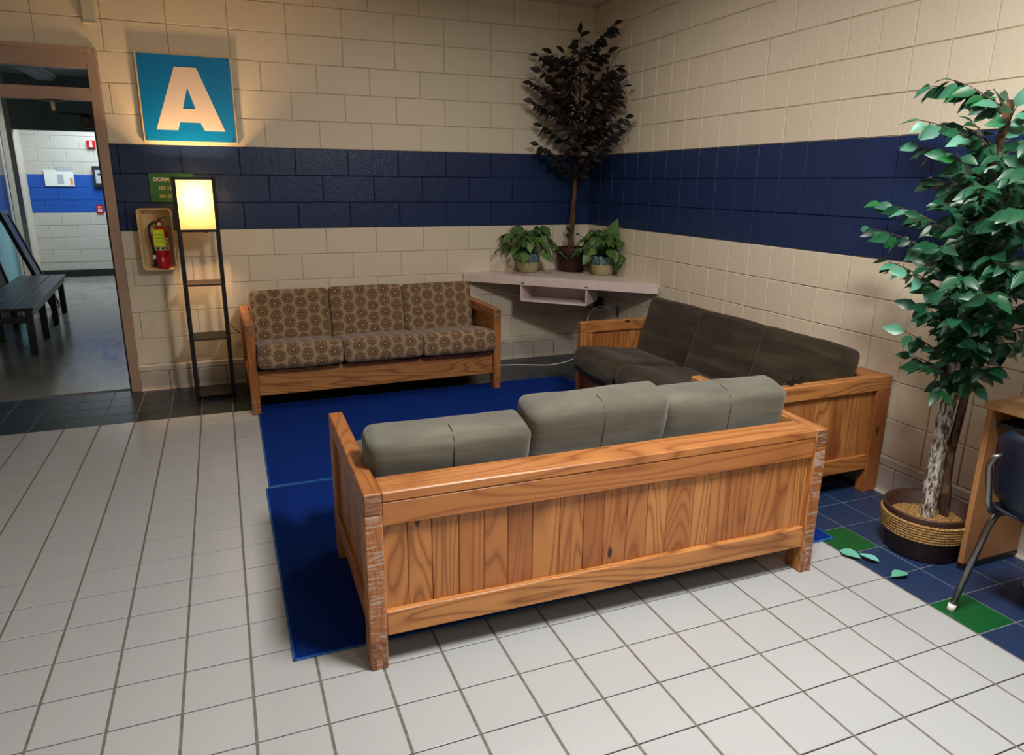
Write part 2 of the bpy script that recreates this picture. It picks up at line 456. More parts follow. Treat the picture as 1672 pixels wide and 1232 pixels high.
# back wall core (with the doorway left open)
bm = bmesh.new()
def wall_piece(x0, x1, z0, z1):
    for za, zb, mi in ((0, ZB0, 0), (ZB0, ZB1, 1), (ZB1, CEIL, 0)):
        a, b = max(z0, za), min(z1, zb)
        if b > a: add_box(bm, (x0, 0.004, a), (x1, 0.2, b), 0, mi)
wall_piece(DX1, 0.2, 0, CEIL); wall_piece(DX0, DX1, DZ1, CEIL); wall_piece(WX0, DX0, 0, CEIL)
wall_back = struct(obj('wall_back', bm, None, mats=[M_MORTAR_C, M_MORTAR_B]), 'cream painted block wall with a navy band behind the patterned sofa')
n_blk = 0
stuffb = bmesh.new()
for r in range(15):
    z0 = r * BS + G / 2; z1 = min((r + 1) * BS - G / 2, CEIL)
    if z1 - z0 < 0.03 or (r + 1) * BS < 0.19: continue
    off = -0.16 if (r % 2 == 0) else -0.366
    if r >= 12: off = -0.16 + (0.0 if r != 14 else -0.2)
    if r == 0: z0 = 0.16
    x = 0.0; edges = [0.0]; e = off
    while e > WX0: edges.append(e); e -= 2 * BS
    edges.append(WX0)
    for e0, e1 in zip(edges, edges[1:]):
        xa, xb = e1 + G / 2, e0 - G / 2
        spans = [(xa, xb)]
        if z0 < DZ1 - 0.02:
            spans = []
            if xb > DX1: spans.append((max(xa, DX1 + 0.001), xb))
            if xa < DX0: spans.append((xa, min(xb, DX0 - 0.001)))
            zz0 = z0
        for sa, sb in spans:
            if sb - sa < 0.02: continue
            blue = ZB0 - 0.01 < z0 < ZB1 - 0.03
            if sb < -4.75:
                block_join(stuffb, Matrix.Translation((sa, 0.004, z0)), sb - sa, z1 - z0, 1 if blue else 0); continue
            me = block_mesh(sb - sa, z1 - z0, M_BLUE if blue else M_CREAM, 'b' if blue else 'c')
            o = link('block', me, wall_back, (sa, 0.004 - rnd.uniform(0, 0.002), z0), (rnd.uniform(-.003, .003), 0, rnd.uniform(-.002, .002)))
            n_blk += 1
o = obj('block_courses', stuffb, None, wall_back, mats=[M_CREAM, M_BLUE]); o['kind'] = 'stuff'
# right wall: square-scored blocks
bm = bmesh.new()
YW = -9.0
for za, zb, mi in ((0, ZB0, 0), (ZB0, ZB1, 1), (ZB1, CEIL, 0)):
    add_box(bm, (-0.004 + 0.004, YW, za), (0.2, 0.2, zb), 0, mi)
for v in bm.verts:
    if abs(v.co.x) < 1e-6: v.co.x = 0.0
wall_right = struct(obj('wall_right', bm, None, mats=[M_MORTAR_C, M_MORTAR_B]), 'cream wall of square scored blocks with a navy band behind the plain sofa')
stuffb = bmesh.new(); cands = []
for r in range(15):
    for i in range(int(-YW / BS)):
        z0 = r * BS + G / 2; z1 = min((r + 1) * BS - G / 2, CEIL)
        if r == 0: z0 = 0.16
        cands.append((r, i, z0, z1))
def vis(r, i):
    y = -(i + .5) * BS
    if y < -4.9: return -1
    z = (r + .5) * BS
    p = M.inverted() @ Vector((0, y, z)); u = -p.x / p.z * 1153.66; v = p.y / p.z * 1153.66
    if abs(u) > 860 or abs(v) > 640: return -1
    hid = (z < 0.62 and -3.4 < y < -1.5) or (z < 0.7 and y < -4.2)
    return -1 if hid else 1 / abs(p.z)
sel = sorted([c for c in cands if vis(c[0], c[1]) > 0], key=lambda c: -vis(c[0], c[1]))[:296]
selk = {(c[0], c[1]) for c in sel}
for r, i, z0, z1 in cands:
    wd = BS - G; ht = z1 - z0; blue = ZB0 - 0.01 < z0 < ZB1 - 0.03
    if (r, i) in selk:
        me = block_mesh(wd, ht, M_BLUE if blue else M_CREAM, 'b' if blue else 'c')
        link('block', me, wall_right, (0.0 - rnd.uniform(0, 0.0025), -i * BS - G / 2, z0), (rnd.uniform(-.004, .004), 0, -PI / 2 + rnd.uniform(-.004, .004)))
    else:
        block_join(stuffb, Matrix.Translation((0, -i * BS - G / 2, z0)) @ Matrix.Rotation(-PI / 2, 4, 'Z'), wd, ht, 1 if blue else 0)
bmesh.ops.recalc_face_normals(stuffb, faces=stuffb.faces)
o = obj('block_courses', stuffb, None, wall_right, mats=[M_CREAM, M_BLUE]); o['kind'] = 'stuff'
# unseen walls and ceiling that close the room
struct(box('wall_left', (WX0 - 0.2, YW, 0), (WX0, 0.2, CEIL), M_PINKW), 'plain painted wall on the far side of the lounge')
struct(box('wall_front', (WX0 - 0.2, YW - 0.2, 0), (0.2, YW, CEIL), M_PINKW), 'plain painted wall opposite the lounge corner')
struct(box('ceiling', (WX0 - 0.2, YW - 0.2, CEIL), (0.2, 0.2, CEIL + 0.15), M_CEIL), 'cream painted ceiling above the lounge corner')

# ------------------------------------------------------------------ floor
TX, TY, XB, Y0 = 0.2076, 0.2065, -0.728, -4.110
YD = Y0 + 16 * TY
bm = bmesh.new()
add_box(bm, (WX0, YW, -0.1), (XB, YD, -0.0022), 0, 0)
add_box(bm, (XB, YW, -0.1), (0.0, YD, -0.0020), 0, 1)
add_box(bm, (WX0, YD, -0.1), (0.0, 0.10, -0.0021), 0, 1)
floor = struct(obj('floor', bm, None, mats=[M_GROUT, M_GROUT_L]), 'tiled lounge floor, white field bordered by blue, green and slate tiles')
_tm = {}
def tile_mesh(wx, wy, mat):
    k = (round(wx, 3), round(wy, 3), mat.name)
    if k in _tm: return _tm[k]
    bm = bmesh.new(); c = 0.0015; d = 0.003
    b = [bm.verts.new(p) for p in ((0, 0, -d), (wx, 0, -d), (wx, wy, -d), (0, wy, -d))]
    m_ = [bm.verts.new(p) for p in ((0, 0, -c), (wx, 0, -c), (wx, wy, -c), (0, wy, -c))]
    t = [bm.verts.new(p) for p in ((c, c, 0), (wx - c, c, 0), (wx - c, wy - c, 0), (c, wy - c, 0))]
    bm.faces.new(t)
    for r0, r1 in ((b, m_), (m_, t)):
        for i in range(4): bm.faces.new((r0[i], r0[(i + 1) % 4], r1[(i + 1) % 4], r1[i]))
    me = bpy.data.meshes.new('tile'); bm.to_mesh(me); bm.free(); me.materials.append(mat); _tm[k] = me; return me
Mi = M.inverted()
tiles = []
for c in range(-4, 34):          # c columns to the left of the white/blue line; negative = toward the right wall
    for k in range(-22, 20):
        xr = XB - c * TX; xl = xr - TX; yl = Y0 + k * TY; yh = yl + TY
        xr = min(xr, -0.012)
        if xr - xl < 0.02 or xl < WX0: continue
        gx = 0.0075 if (c >= 0 and yl < YD - 0.01) else 0.005; gy = 0.0044
        if yl >= YD - 0.01: mat = M_TKG if (k == 16 and c % 3 == 2) else M_TK
        elif c < 0: mat = M_TG if (c == -1 and (k - 1) % 3 == 0) else M_TB
        else: mat = M_TW
        cx, cy = (xl + xr) / 2, (yl + yh) / 2
        p = Mi @ Vector((cx, cy, 0)); s = -1
        if p.z < -0.3:
            u = -p.x / p.z * 1153.66; v = p.y / p.z * 1153.66
            if abs(u) < 900 and abs(v) < 690: s = 1 / abs(p.z)
        hid = (-3.0 < cx < -0.75 and -3.75 < cy < -0.82) or (-3.08 < cx < -0.6 and -3.75 < cy < -0.82) or (-0.85 < cx and -3.3 < cy < -1.5) or (-3.0 < cx < -1.3 and cy > -0.85) or (cx > -0.35 and cy < -4.3)
        tiles.append((s if not hid else -1, xl, yl, xr, yh, gx, gy, mat))
tiles.sort(key=lambda a: -a[0])
st = bmesh.new(); tmats = [M_TW, M_TB, M_TG, M_TK, M_TKG]
for n, (s, xl, yl, xr, yh, gx, gy, mat) in enumerate(tiles):
    wx, wy = xr - xl - gx, yh - yl - gy
    if n < 298 and s > 0:
        link('tile', tile_mesh(wx, wy, mat), floor, (xl + gx / 2, yl + gy / 2, rnd.uniform(-0.0002, 0.0002)), (rnd.uniform(-.0008, .0008), rnd.uniform(-.0008, .0008), 0))
    else:
        c = 0.0015; x0, y0, x1, y1 = xl + gx / 2, yl + gy / 2, xr - gx / 2, yh - gy / 2
        b = [st.verts.new(p) for p in ((x0, y0, -0.003), (x1, y0, -0.003), (x1, y1, -0.003), (x0, y1, -0.003))]
        t = [st.verts.new(p) for p in ((x0 + c, y0 + c, 0), (x1 - c, y0 + c, 0), (x1 - c, y1 - c, 0), (x0 + c, y1 - c, 0))]
        for f in [st.faces.new(t)] + [st.faces.new((b[i], b[(i + 1) % 4], t[(i + 1) % 4], t[i])) for i in range(4)]: f.material_index = tmats.index(mat)
o = obj('tile_field', st, None, floor, mats=tmats); o['kind'] = 'stuff'
gb = bmesh.new()
for c in range(0, 33):
    xg = XB - c * TX
    if xg > WX0: add_box(gb, (xg - 0.0042, YW, -0.0024), (xg + 0.0042, YD - 0.003, -0.0009))
o = obj('wide_grout_lines', gb, M_GROUT_W, floor); o['kind'] = 'stuff'
struct(box('floor_corridor', (-8.0, 0.1, -0.1), (-2.6, 8.2, -0.001), M_CONC), 'polished concrete floor of the corridor beyond the doorway')

# ------------------------------------------------------------------ baseboards
def baseboard(name, lab, p0, n_max, length, rot):
    root = struct(empty(name, p0, rot), lab)
    b = box('backing', (0, -0.006, 0), (length, 0.004, 0.15), M_GROUT_D, root)
    me = None; x = 0.0; i = 0
    while x < length - 0.03:
        wd = min(0.2076, length - x) - 0.005
        bm = bmesh.new()
        prof = [(0.0, 0.0), (-0.028, 0.0), (-0.026, 0.004), (-0.016, 0.014), (-0.012, 0.03), (-0.012, 0.140), (-0.007, 0.147), (0.0, 0.147)]
        a = [bm.verts.new((0, y, z)) for y, z in prof]; c = [bm.verts.new((wd, y, z)) for y, z in prof]
        bm.faces.new(a); bm.faces.new(c[::-1])
        for k in range(len(prof)): bm.faces.new((a[k], c[k], c[(k + 1) % len(prof)], a[(k + 1) % len(prof)]))
        bmesh.ops.recalc_face_normals(bm, faces=bm.faces)
        o = obj('tile', bm, M_BT, root); o.location = (x + 0.0025, 0, 0)
        x += 0.2076
    led = bmesh.new()
    prof = [(0.004, 0.150), (-0.010, 0.150), (-0.012, 0.156), (-0.012, 0.19), (-0.006, 0.198), (0.004, 0.198)]
    a = [led.verts.new((0, y, z)) for y, z in prof]; c = [led.verts.new((length, y, z)) for y, z in prof]
    led.faces.new(a); led.faces.new(c[::-1])
    for k in range(len(prof)): led.faces.new((a[k], c[k], c[(k + 1) % len(prof)], a[(k + 1) % len(prof)]))
    bmesh.ops.recalc_face_normals(led, faces=led.faces)
    obj('ledge', led, M_TRIMW, root)
    return root
baseboard('baseboard_back', 'row of pale cove tiles under a cream ledge along the back wall', (DX1 + 0.002, 0, 0), 0, -DX1 - 0.03, 0)
baseboard('baseboard_right', 'row of pale cove tiles under a cream ledge along the right wall', (0, -0.0, 0), 0, 6.4, -PI / 2)

# ------------------------------------------------------------------ doorway frame and corridor
fr = struct(empty('door_1', (0, 0, 0)), 'tan painted steel door frame with a transom above the opening')
def fbox(name, lo, hi, mat, bev=0.003): return box(name, lo, hi, mat, fr, bev)
fbox('jamb', (-3.935, -0.022, 0), (-3.868, 0.06, DZ1), M_FRAME)
fbox('jamb_rebate', (-3.955, 0.06, 0), (-3.868, 0.12, 2.19), M_FRAME_SHADE)
fbox('jamb_rebate', (-3.94, 0.06, 2.19), (-3.868, 0.12, DZ1 - 0.1), M_FRAME_SHADE)
fbox('jamb', (-6.05, -0.022, 0), (-5.985, 0.06, DZ1), M_FRAME)
fbox('head_rail', (-5.985, -0.022, 2.315), (-3.935, 0.06, DZ1), M_FRAME)
fbox('head_lip', (-5.985, -0.030, 2.425), (-3.90, -0.022, DZ1 + 0.004), M_FRAME)
fbox('transom_rail', (-5.985, -0.022, 2.108), (-3.935, 0.06, 2.19), M_FRAME)
gl = NT('transom_glass', 0.05); gl.b.inputs['Transmission Weight'].default_value = 1.0; gl.col((0.9, 0.95, 0.95, 1)); gl.b.inputs['IOR'].default_value = 1.1
fbox('pane', (-5.985, 0.03, 2.19), (-3.935, 0.034, 2.315), gl.m, 0)
o = fbox('strike_plate', (-3.958, 0.075, 1.10), (-3.954, 0.11, 1.22), M_SHELFB, 0); o['label'] = 'dark strike plate'
o = fbox('strike_plate_face', (-3.954, 0.056, 1.09), (-3.936, 0.0605, 1.24), M_SHELFB, 0.001); o['label'] = 'dark strike plate'
# door closer hung from the transom
cl = empty('door_closer', (-4.178, 0.0, 2.11)); tag(cl, 'door closer arm bracketed under the transom rail of the doorway', 'door closer')
box('bracket', (-0.06, 0.0, -0.012), (0.06, 0.05, 0.0), M_FRAME_SHADE, cl, 0.002)
box('shoe', (-0.012, 0.012, -0.075), (0.012, 0.036, -0.01), M_FRAME, cl, 0.004)
tube('arm', [(0, 0.024, -0.07), (0.02, 0.04, -0.085), (0.17, 0.2, -0.08), (0.19, 0.21, -0.085)], 0.007, M_BLACK, cl)
box('closer_body', (0.13, 0.19, -0.17), (0.215, 0.25, -0.085), M_SHELFB, cl, 0.01)
# corridor shell
def cbox(name, lo, hi, mat, lab): return struct(box(name, lo, hi, mat), lab)
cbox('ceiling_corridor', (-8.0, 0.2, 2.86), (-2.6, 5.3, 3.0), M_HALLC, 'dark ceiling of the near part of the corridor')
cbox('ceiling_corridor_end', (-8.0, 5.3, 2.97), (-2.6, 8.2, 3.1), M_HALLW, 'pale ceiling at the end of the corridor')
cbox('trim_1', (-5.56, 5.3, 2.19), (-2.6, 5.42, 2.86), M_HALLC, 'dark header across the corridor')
cbox('trim_2', (-5.62, 5.3, 0.0), (-5.56, 5.42, 2.86), M_TRIMW, 'narrow white post where the corridor opens out')
wf = struct(empty('wall_corridor_end', (0, 7.8, 0)), 'pale block wall with a bright blue band at the end of the corridor')
cb = bmesh.new()
for za, zb, mi in ((0, 1.045, 0), (1.045, 1.645, 1), (1.645, 3.0, 0)): add_box(cb, (-8.0, 0.004, za), (-2.6, 0.2, zb), 0, mi)
obj('backing', cb, None, wf, mats=[M_HALLW, M_HALLB])
for r in range(-5, 9):
    z0 = 1.045 + r * 0.2; e = -2.6 - (0.2 if r % 2 else 0)
    while e > -6.4:
        if z0 > 0.08 or r > -5:
            zz = max(z0, 0.12)
            if z0 + 0.2 - zz > 0.05 and e < -3.9:
                me = block_mesh(0.4 - 0.006, z0 + 0.2 - 0.004 - zz, M_HALLB if 0 <= r < 3 else M_HALLW, 'hb' if 0 <= r < 3 else 'hw', 0.006, 0.006)
                link('block', me, wf, (e - 0.4, 0.004, zz))
        e -= 0.4
cbox('baseboard_corridor', (-8.0, 7.785, 0), (-2.6, 7.805, 0.115), M_RUBBER, 'black rubber baseboard at the end of the corridor')
wl = bmesh.new()
for za, zb, mi in ((0, 1.06, 2), (1.06, 1.62, 1), (1.62, 3.0, 0)): add_box(wl, (-6.05, 0.2, za), (-5.72, 5.3, zb), 0, mi)
struct(obj('wall_corridor_left', wl, None, mats=[M_HALLW, M_HALLB, M_CYAN]), 'corridor side wall painted white and blue, with aqua light put into its lower colour')
cbox('wall_corridor_right', (-2.8, 0.2, 0), (-2.6, 8.0, 3.0), M_HALLW, 'pale wall on the hidden side of the corridor')
cbox('wall_corridor_bay', (-8.2, 5.3, 0), (-8.0, 8.0, 3.1), M_HALLW, 'pale wall where the corridor turns away')
cbox('wall_corridor_return', (-8.0, 5.3, 0), (-5.72, 5.42, 3.0), M_HALLW, 'return wall beside the corridor post')
cbox('trim_3', (-6.14, 7.35, 0.0), (-5.99, 7.80, 2.5), M_TRIMW, 'white painted wall end beside the dark corridor post')
# corridor light fixture
fx = empty('fluorescent_fixture', (-5.09, 4.62, 2.86)); tag(fx, 'long unlit fluorescent fixture on the dark corridor ceiling seen through the transom', 'ceiling light')
box('housing', (-0.13, -0.62, -0.03), (0.13, 0.62, 0.0), M_WHITE, fx, 0.004)
bm = bmesh.new(); prism(bm, [(-0.12, -0.03), (-0.085, -0.075), (0.085, -0.075), (0.12, -0.03)], -0.6, 0.6); bmesh.ops.recalc_face_normals(bm, faces=bm.faces)
obj('diffuser', bm, M_GREYL, fx)
# items on the corridor end wall
al = empty('fire_alarm_station', (-5.02, 7.79, 2.125)); tag(al, 'small red fire alarm station high on the corridor end wall', 'fire alarm')
box('back_box', (-0.062, -0.04, -0.062), (0.062, 0.0, 0.062), M_RED, al, 0.006)
box('pull_handle', (-0.02, -0.052, -0.045), (0.02, -0.04, 0.045), M_WHITE, al, 0.004)
nb = empty('notice_sheet', (-5.54, 7.79, 1.62)); tag(nb, 'large white notice sheet pinned across the corridor blue band', 'notice')
box('sheet', (-0.205, -0.012, -0.155), (0.205, -0.004, 0.10), M_PAPER, nb)
box('header_strip', (-0.02, -0.014, 0.08), (0.205, -0.003, 0.155), M_GREYL, nb)
box('text_block', (-0.03, -0.013, -0.12), (0.06, -0.0115, 0.03), M_GREYL, nb)
box('sticker', (0.15, -0.014, -0.13), (0.19, -0.0115, -0.03), M_ORANGE, nb)
bx = empty('wall_screen_box', (-4.98, 7.79, 1.62)); tag(bx, 'black framed box with a pale screen on the corridor end wall', 'wall panel')
box('frame', (-0.075, -0.06, -0.165), (0.16, 0.0, 0.165), M_RUBBER, bx, 0.008)
box('screen', (-0.035, -0.064, -0.105), (0.12, -0.06, 0.105), M_GREYL, bx)
box('display_mark', (0.0, -0.066, 0.02), (0.09, -0.064, 0.05), M_RUBBER, bx)
rs = empty('small_red_sign', (-5.025, 7.79, 1.10)); tag(rs, 'small red and white sign at the lower edge of the corridor blue band', 'sign')
box('plate', (-0.05, -0.01, -0.07), (0.05, 0.0, 0.07), M_RED, rs)
for k in range(3): box('print_line', (-0.03, -0.013, -0.04 + k * 0.035), (0.03, -0.01, -0.025 + k * 0.035), M_WHITE, rs)
# bench
bn = empty('slatted_bench', (-5.17, 2.86, 0), R(-4.0) * -1)
bn.rotation_euler = (0, 0, R(3.9)); tag(bn, 'long dark painted wooden bench along the corridor side wall', 'bench')
for k in range(3):
    box('seat_slat', (-0.245 + k * 0.166, -1.32, 0.42), (-0.245 + k * 0.166 + 0.158, 1.32, 0.45), M_BENCH, bn, 0.004)
box('apron', (0.20, -1.28, 0.36), (0.225, 1.28, 0.42), M_BENCH, bn, 0.003)
box('apron', (-0.225, -1.28, 0.36), (-0.2, 1.28, 0.42), M_BENCH, bn, 0.003)
for y in (-1.22, -0.42, 0.38, 1.18):
    for s in (-1, 1):
        box('leg', (s * 0.19 - 0.03, y - 0.03, 0), (s * 0.19 + 0.03, y + 0.03, 0.42), M_BENCH, bn, 0.004)
    box('cross_rail', (-0.16, y - 0.015, 0.30), (0.16, y + 0.015, 0.36), M_BENCH, bn, 0.003)
# boards leaning behind the bench
def board(y0, y1, xf, xt, h, lab, face):
    b = empty('leaning_board', (xf, y0, 0)); tag(b, lab, 'board')
    L = math.hypot(xt - xf, h); ang = math.atan2(xf - xt, h); b.rotation_euler = (0, -ang, 0)
    box('panel', (-0.03, 0.04, 0.04), (-0.012, y1 - y0 - 0.04, L - 0.04), face, b)
    for z in (0.0, L - 0.045): box('frame_bar', (-0.045, 0.0, z), (0.0, y1 - y0, z + 0.045), M_BENCH, b, 0.003)
    for y in (0.0, y1 - y0 - 0.045): box('frame_bar', (-0.045, y, 0.045), (0.0, y + 0.045, L - 0.045), M_BENCH, b, 0.003)
board(4.28, 4.62, -5.19, -5.60, 1.20, 'tall dark framed board leaning behind the far end of the corridor bench', M_BOARD)
board(3.0, 4.1, -5.50, -5.68, 0.80, 'low dark framed board leaning between corridor bench and side wall', M_BENCH)

# ------------------------------------------------------------------ wall fittings near the doorway
rw = empty('cable_raceway', (-3.878, 0, 2.83)); tag(rw, 'short cream cable raceway coming down the wall above the doorway corner', 'cable cover')
box('cover', (-0.04, -0.055, -0.225), (0.04, -0.002, 0.23), M_TRIMW, rw, 0.004); box('end_cap', (-0.043, -0.058, -0.232), (0.043, -0.002, -0.222), M_TRIMW, rw, 0.002)
sg = empty('letter_sign', (-3.636, -0.01, 1.845)); tag(sg, 'large square blue sign with a white letter A above the floor lamp', 'sign')
W_, H_ = 0.632, 0.606
box('backing_board', (0, -0.028, 0), (W_, 0.005, H_), M_SIGNF, sg, 0.002)
box('face', (0.014, -0.032, 0.012), (W_ - 0.012, -0.028, H_ - 0.014), M_SIGNB, sg)
P_ = lambda u, v: (0.014 + u * (W_ - 0.026), 0.012 + (1 - v) * (H_ - 0.026))
bm = bmesh.new()
o1 = [P_(.385, .135), P_(.625, .135), P_(.885, .87), P_(.655, .87), P_(.615, .775), P_(.39, .775), P_(.36, .87), P_(.125, .87)]
tri = [P_(.505, .365), P_(.575, .615), P_(.435, .615)]
# letter built from quads around the counter
pts = {'a': o1[0], 'b': o1[1], 'c': o1[2], 'd': o1[3], 'e': o1[4], 'f': o1[5], 'g': o1[6], 'h': o1[7], 't': tri[0], 'r': tri[1], 'l': tri[2]}
faces = ['abt', 'bcr', 'brt', 'cde', 'cer', 'erl', 'efl', 'lfh', 'fgh', 'alh', 'atl']
top = {k: bm.verts.new((x, -0.0345, z)) for k, (x, z) in pts.items()}
bot = {k: bm.verts.new((x, -0.032, z)) for k, (x, z) in pts.items()}
for f in faces: bm.faces.new([top[k] for k in f])
for loop in ('abcdefgh', 'trl'):
    for i in range(len(loop)):
        a, b = loop[i], loop[(i + 1) % len(loop)]; bm.faces.new((top[a], top[b], bot[b], bot[a]))
bmesh.ops.recalc_face_normals(bm, faces=bm.faces)
obj('letter', bm, M_SIGNW, sg)
for sx in (0.03, W_ - 0.03):
    for sz in (0.03, H_ - 0.03): tube('screw', [(sx, -0.031, sz), (sx, -0.036, sz)], 0.005, M_SHELFB, sg)
ds = empty('dorm_sign', (-3.640, -0.008, 1.425)); tag(ds, 'small green sign with dorm room numbers half hidden behind the lamp shade', 'sign')
box('plate', (0, -0.006, 0), (0.30, 0.003, 0.205), M_GREENS, ds, 0.001)
text('lettering', 'DORM', 0.036, M_LETTER, ds, (0.030, -0.0075, 0.150), bold=0.0016)
text('lettering', '101-115', 0.032, M_LETTER, ds, (0.058, -0.0075, 0.090), bold=0.0016)
text('lettering', '201-215', 0.032, M_LETTER, ds, (0.058, -0.0075, 0.032), bold=0.0016)

# fire extinguisher cabinet (open moulded shell) and extinguisher
cab = empty('extinguisher_shell', (-3.625, 0, 0.925)); tag(cab, 'open beige moulded shell on the wall holding a fire extinguisher', 'wall cabinet')
def rrect(w_, h_, r, n=5, cx=0, cz=0):
    out = []
    for qx, qz, a0 in ((1, 1, 0), (-1, 1, 90), (-1, -1, 180), (1, -1, 270)):
        for k in range(n + 1):
            a = R(a0 + 90 * k / n); out.append((cx + qx * (w_ / 2 - r) + r * math.cos(a), cz + qz * (h_ / 2 - r) + r * math.sin(a)))
    return out
bm = bmesh.new()
lay = [(0.235, 0.45, 0.03, -0.115), (0.225, 0.44, 0.028, -0.120), (0.212, 0.427, 0.028, -0.115), (0.19, 0.40, 0.035, -0.02), (0.16, 0.36, 0.03, -0.012)]
outer = [(0.235, 0.45, 0.03, -0.115), (0.20, 0.41, 0.03, -0.005)]
def ringset(lst):
    rs_ = []
    for w_, h_, r_, y in lst: rs_.append([bm.verts.new((x, y, z)) for x, z in rrect(w_, h_, r_, 5, 0, 0.235)])
    for a, b in zip(rs_, rs_[1:]):
        for k in range(len(a)): bm.faces.new((a[k], a[(k + 1) % len(a)], b[(k + 1) % len(a)], b[k]))
    return rs_
rr_ = ringset(lay); bm.faces.new(rr_[-1]); ro = ringset(outer); bm.faces.new(ro[-1])
bmesh.ops.remove_doubles(bm, verts=bm.verts, dist=1e-5); bmesh.ops.recalc_face_normals(bm, faces=bm.faces)
obj('shell', bm, M_SHELL, cab, True)
box('maker_tab', (-0.03, -0.075, -0.004), (0.05, -0.06, 0.008), M_TRIMW, cab, 0.002)
ex = empty('fire_extinguisher', (-3.600, -0.082, 0.948)); tag(ex, 'red fire extinguisher with black hose and yellow tag in the beige shell', 'fire extinguisher')
lathe('cylinder', [(0.0, 0.0), (0.046, 0.0), (0.050, 0.006), (0.050, 0.235), (0.046, 0.262), (0.034, 0.285), (0.018, 0.298), (0.016, 0.31), (0, 0.31)], M_RED, ex, 28)
lathe('valve', [(0.0, 0.308), (0.015, 0.308), (0.017, 0.325), (0.012, 0.345), (0, 0.347)], M_RED, ex, 16)
lathe('gauge', [(0.0, 0), (0.014, 0), (0.014, 0.01), (0, 0.011)], M_WHITE, ex, 14).matrix_local = Matrix.Translation((0, -0.012, 0.322)) @ Matrix.Rotation(PI / 2, 4, 'X')
bm = bmesh.new(); add_tube(bm, [(-0.012, -0.004, 0.352), (0.03, -0.006, 0.340), (0.082, -0.012, 0.272)], [0.007, 0.007, 0.005], 6); obj('carry_handle', bm, M_CHROME, ex, True)
bm = bmesh.new(); add_tube(bm, [(-0.012, -0.004, 0.352), (0.03, -0.006, 0.372), (0.075, -0.012, 0.382)], [0.006, 0.006, 0.005], 6); obj('squeeze_lever', bm, M_CHROME, ex, True)
tube('hose', [(-0.012, -0.006, 0.335), (-0.04, -0.008, 0.338), (-0.064, -0.01, 0.315), (-0.074, -0.01, 0.265), (-0.066, -0.012, 0.2), (-0.058, -0.012, 0.13), (-0.058, -0.012, 0.09)], 0.009, M_RUBBER, ex)
tube('nozzle', [(-0.058, -0.012, 0.10), (-0.058, -0.012, 0.07)], 0.0105, M_WHITE, ex); tube('nozzle_horn', [(-0.058, -0.012, 0.07), (-0.058, -0.012, 0.012)], [0.010, 0.012], M_RUBBER, ex)
def wrap(name, r, z0, z1, a0, a1, mat, n=10):
    bm = bmesh.new(); v0 = []; v1 = []
    for k in range(n + 1):
        a = R(a0 + (a1 - a0) * k / n); v0.append(bm.verts.new((r * math.cos(a), r * math.sin(a), z0))); v1.append(bm.verts.new((r * math.cos(a), r * math.sin(a), z1)))
    for k in range(n): bm.faces.new((v0[k], v0[k + 1], v1[k + 1], v1[k]))
    return obj(name, bm, mat, ex, True)
wrap('instruction_label', 0.0508, 0.135, 0.225, 200, 350, M_LABEL)
for k in range(3): wrap('pictogram', 0.0513, 0.142, 0.158, 232 + 38 * k, 254 + 38 * k, M_RUBBER, 3)
for k in range(2): wrap('pictogram', 0.0513, 0.17 + .027 * k, 0.186 + .027 * k, 318, 332, M_RED, 3)
bm = bmesh.new(); 
vv = [bm.verts.new((x, -math.sqrt(max(0, 0.0513 ** 2 - x * x)), z)) for x, z in ((-0.036, 0.068), (0.0, 0.052), (0.036, 0.068), (0.0, 0.084), (0, 0.068))]
for a, b in ((0, 1), (1, 2), (2, 3), (3, 0)): bm.faces.new((vv[a], vv[b], vv[4]))
obj('emblem', bm, M_WHITE, ex)
box('inspection_tag', (-0.045, -0.062, 0.165), (0.028, -0.0605, 0.285), M_YEL, ex)
for k in range(3): box('tag_print', (-0.03, -0.0628, 0.20 + 0.025 * k), (0.018, -0.062, 0.203 + 0.025 * k), M_GREENS, ex)

# ------------------------------------------------------------------ floor lamp with shelves
lp = empty('floor_lamp', (-3.333, -0.285, 0), R(1.5)); tag(lp, 'black frame shelf floor lamp with glowing square shade beside the patterned sofa', 'floor lamp')
hw, hd = 0.128, 0.128
for sx in (-1, 1):
    for sy in (-1, 1):
        box('post', (sx * hw - 0.0125, sy * hd - 0.0125, 0), (sx * hw + 0.0125, sy * hd + 0.0125, 1.605), M_BLACK, lp, 0.001)
for z, m_ in ((0.03, M_SHELFB), (0.455, M_SHELFB), (0.855, M_SHELFB)):
    box('shelf', (-hw + 0.0125, -hd - 0.005, z - 0.008), (hw - 0.0125, hd + 0.005, z + 0.006), m_, lp, 0.001)
for z in (1.238, 1.595):
    for a in (-1, 1):
        box('frame_bar', (-hw + 0.0125, a * hd - 0.01, z - 0.009), (hw - 0.0125, a * hd + 0.01, z + 0.009), M_BLACK, lp)
        box('frame_bar', (a * hw - 0.01, -hd + 0.0125, z - 0.009), (a * hw + 0.01, hd - 0.0125, z + 0.009), M_BLACK, lp)
sh = NT('glowing_paper_shade', 0.8, 0.1)
tr = sh.n('ShaderNodeBsdfTranslucent'); tr.inputs[0].default_value = (0.28, 0.235, 0.125, 1)
df = sh.n('ShaderNodeBsdfDiffuse'); df.inputs[0].default_value = (0.80, 0.70, 0.52, 1)
em = sh.n('ShaderNodeEmission'); em.inputs[0].default_value = (1.0, 0.70, 0.26, 1); em.inputs[1].default_value = 0.10
mx = sh.n('ShaderNodeMixShader'); mx.inputs[0].default_value = 0.7; ad = sh.n('ShaderNodeAddShader')
sh.l(df.outputs[0], mx.inputs[1]); sh.l(tr.outputs[0], mx.inputs[2]); sh.l(mx.outputs[0], ad.inputs[0]); sh.l(em.outputs[0], ad.inputs[1])
sh.l(ad.outputs[0], sh.t.nodes['Material Output'].inputs[0])
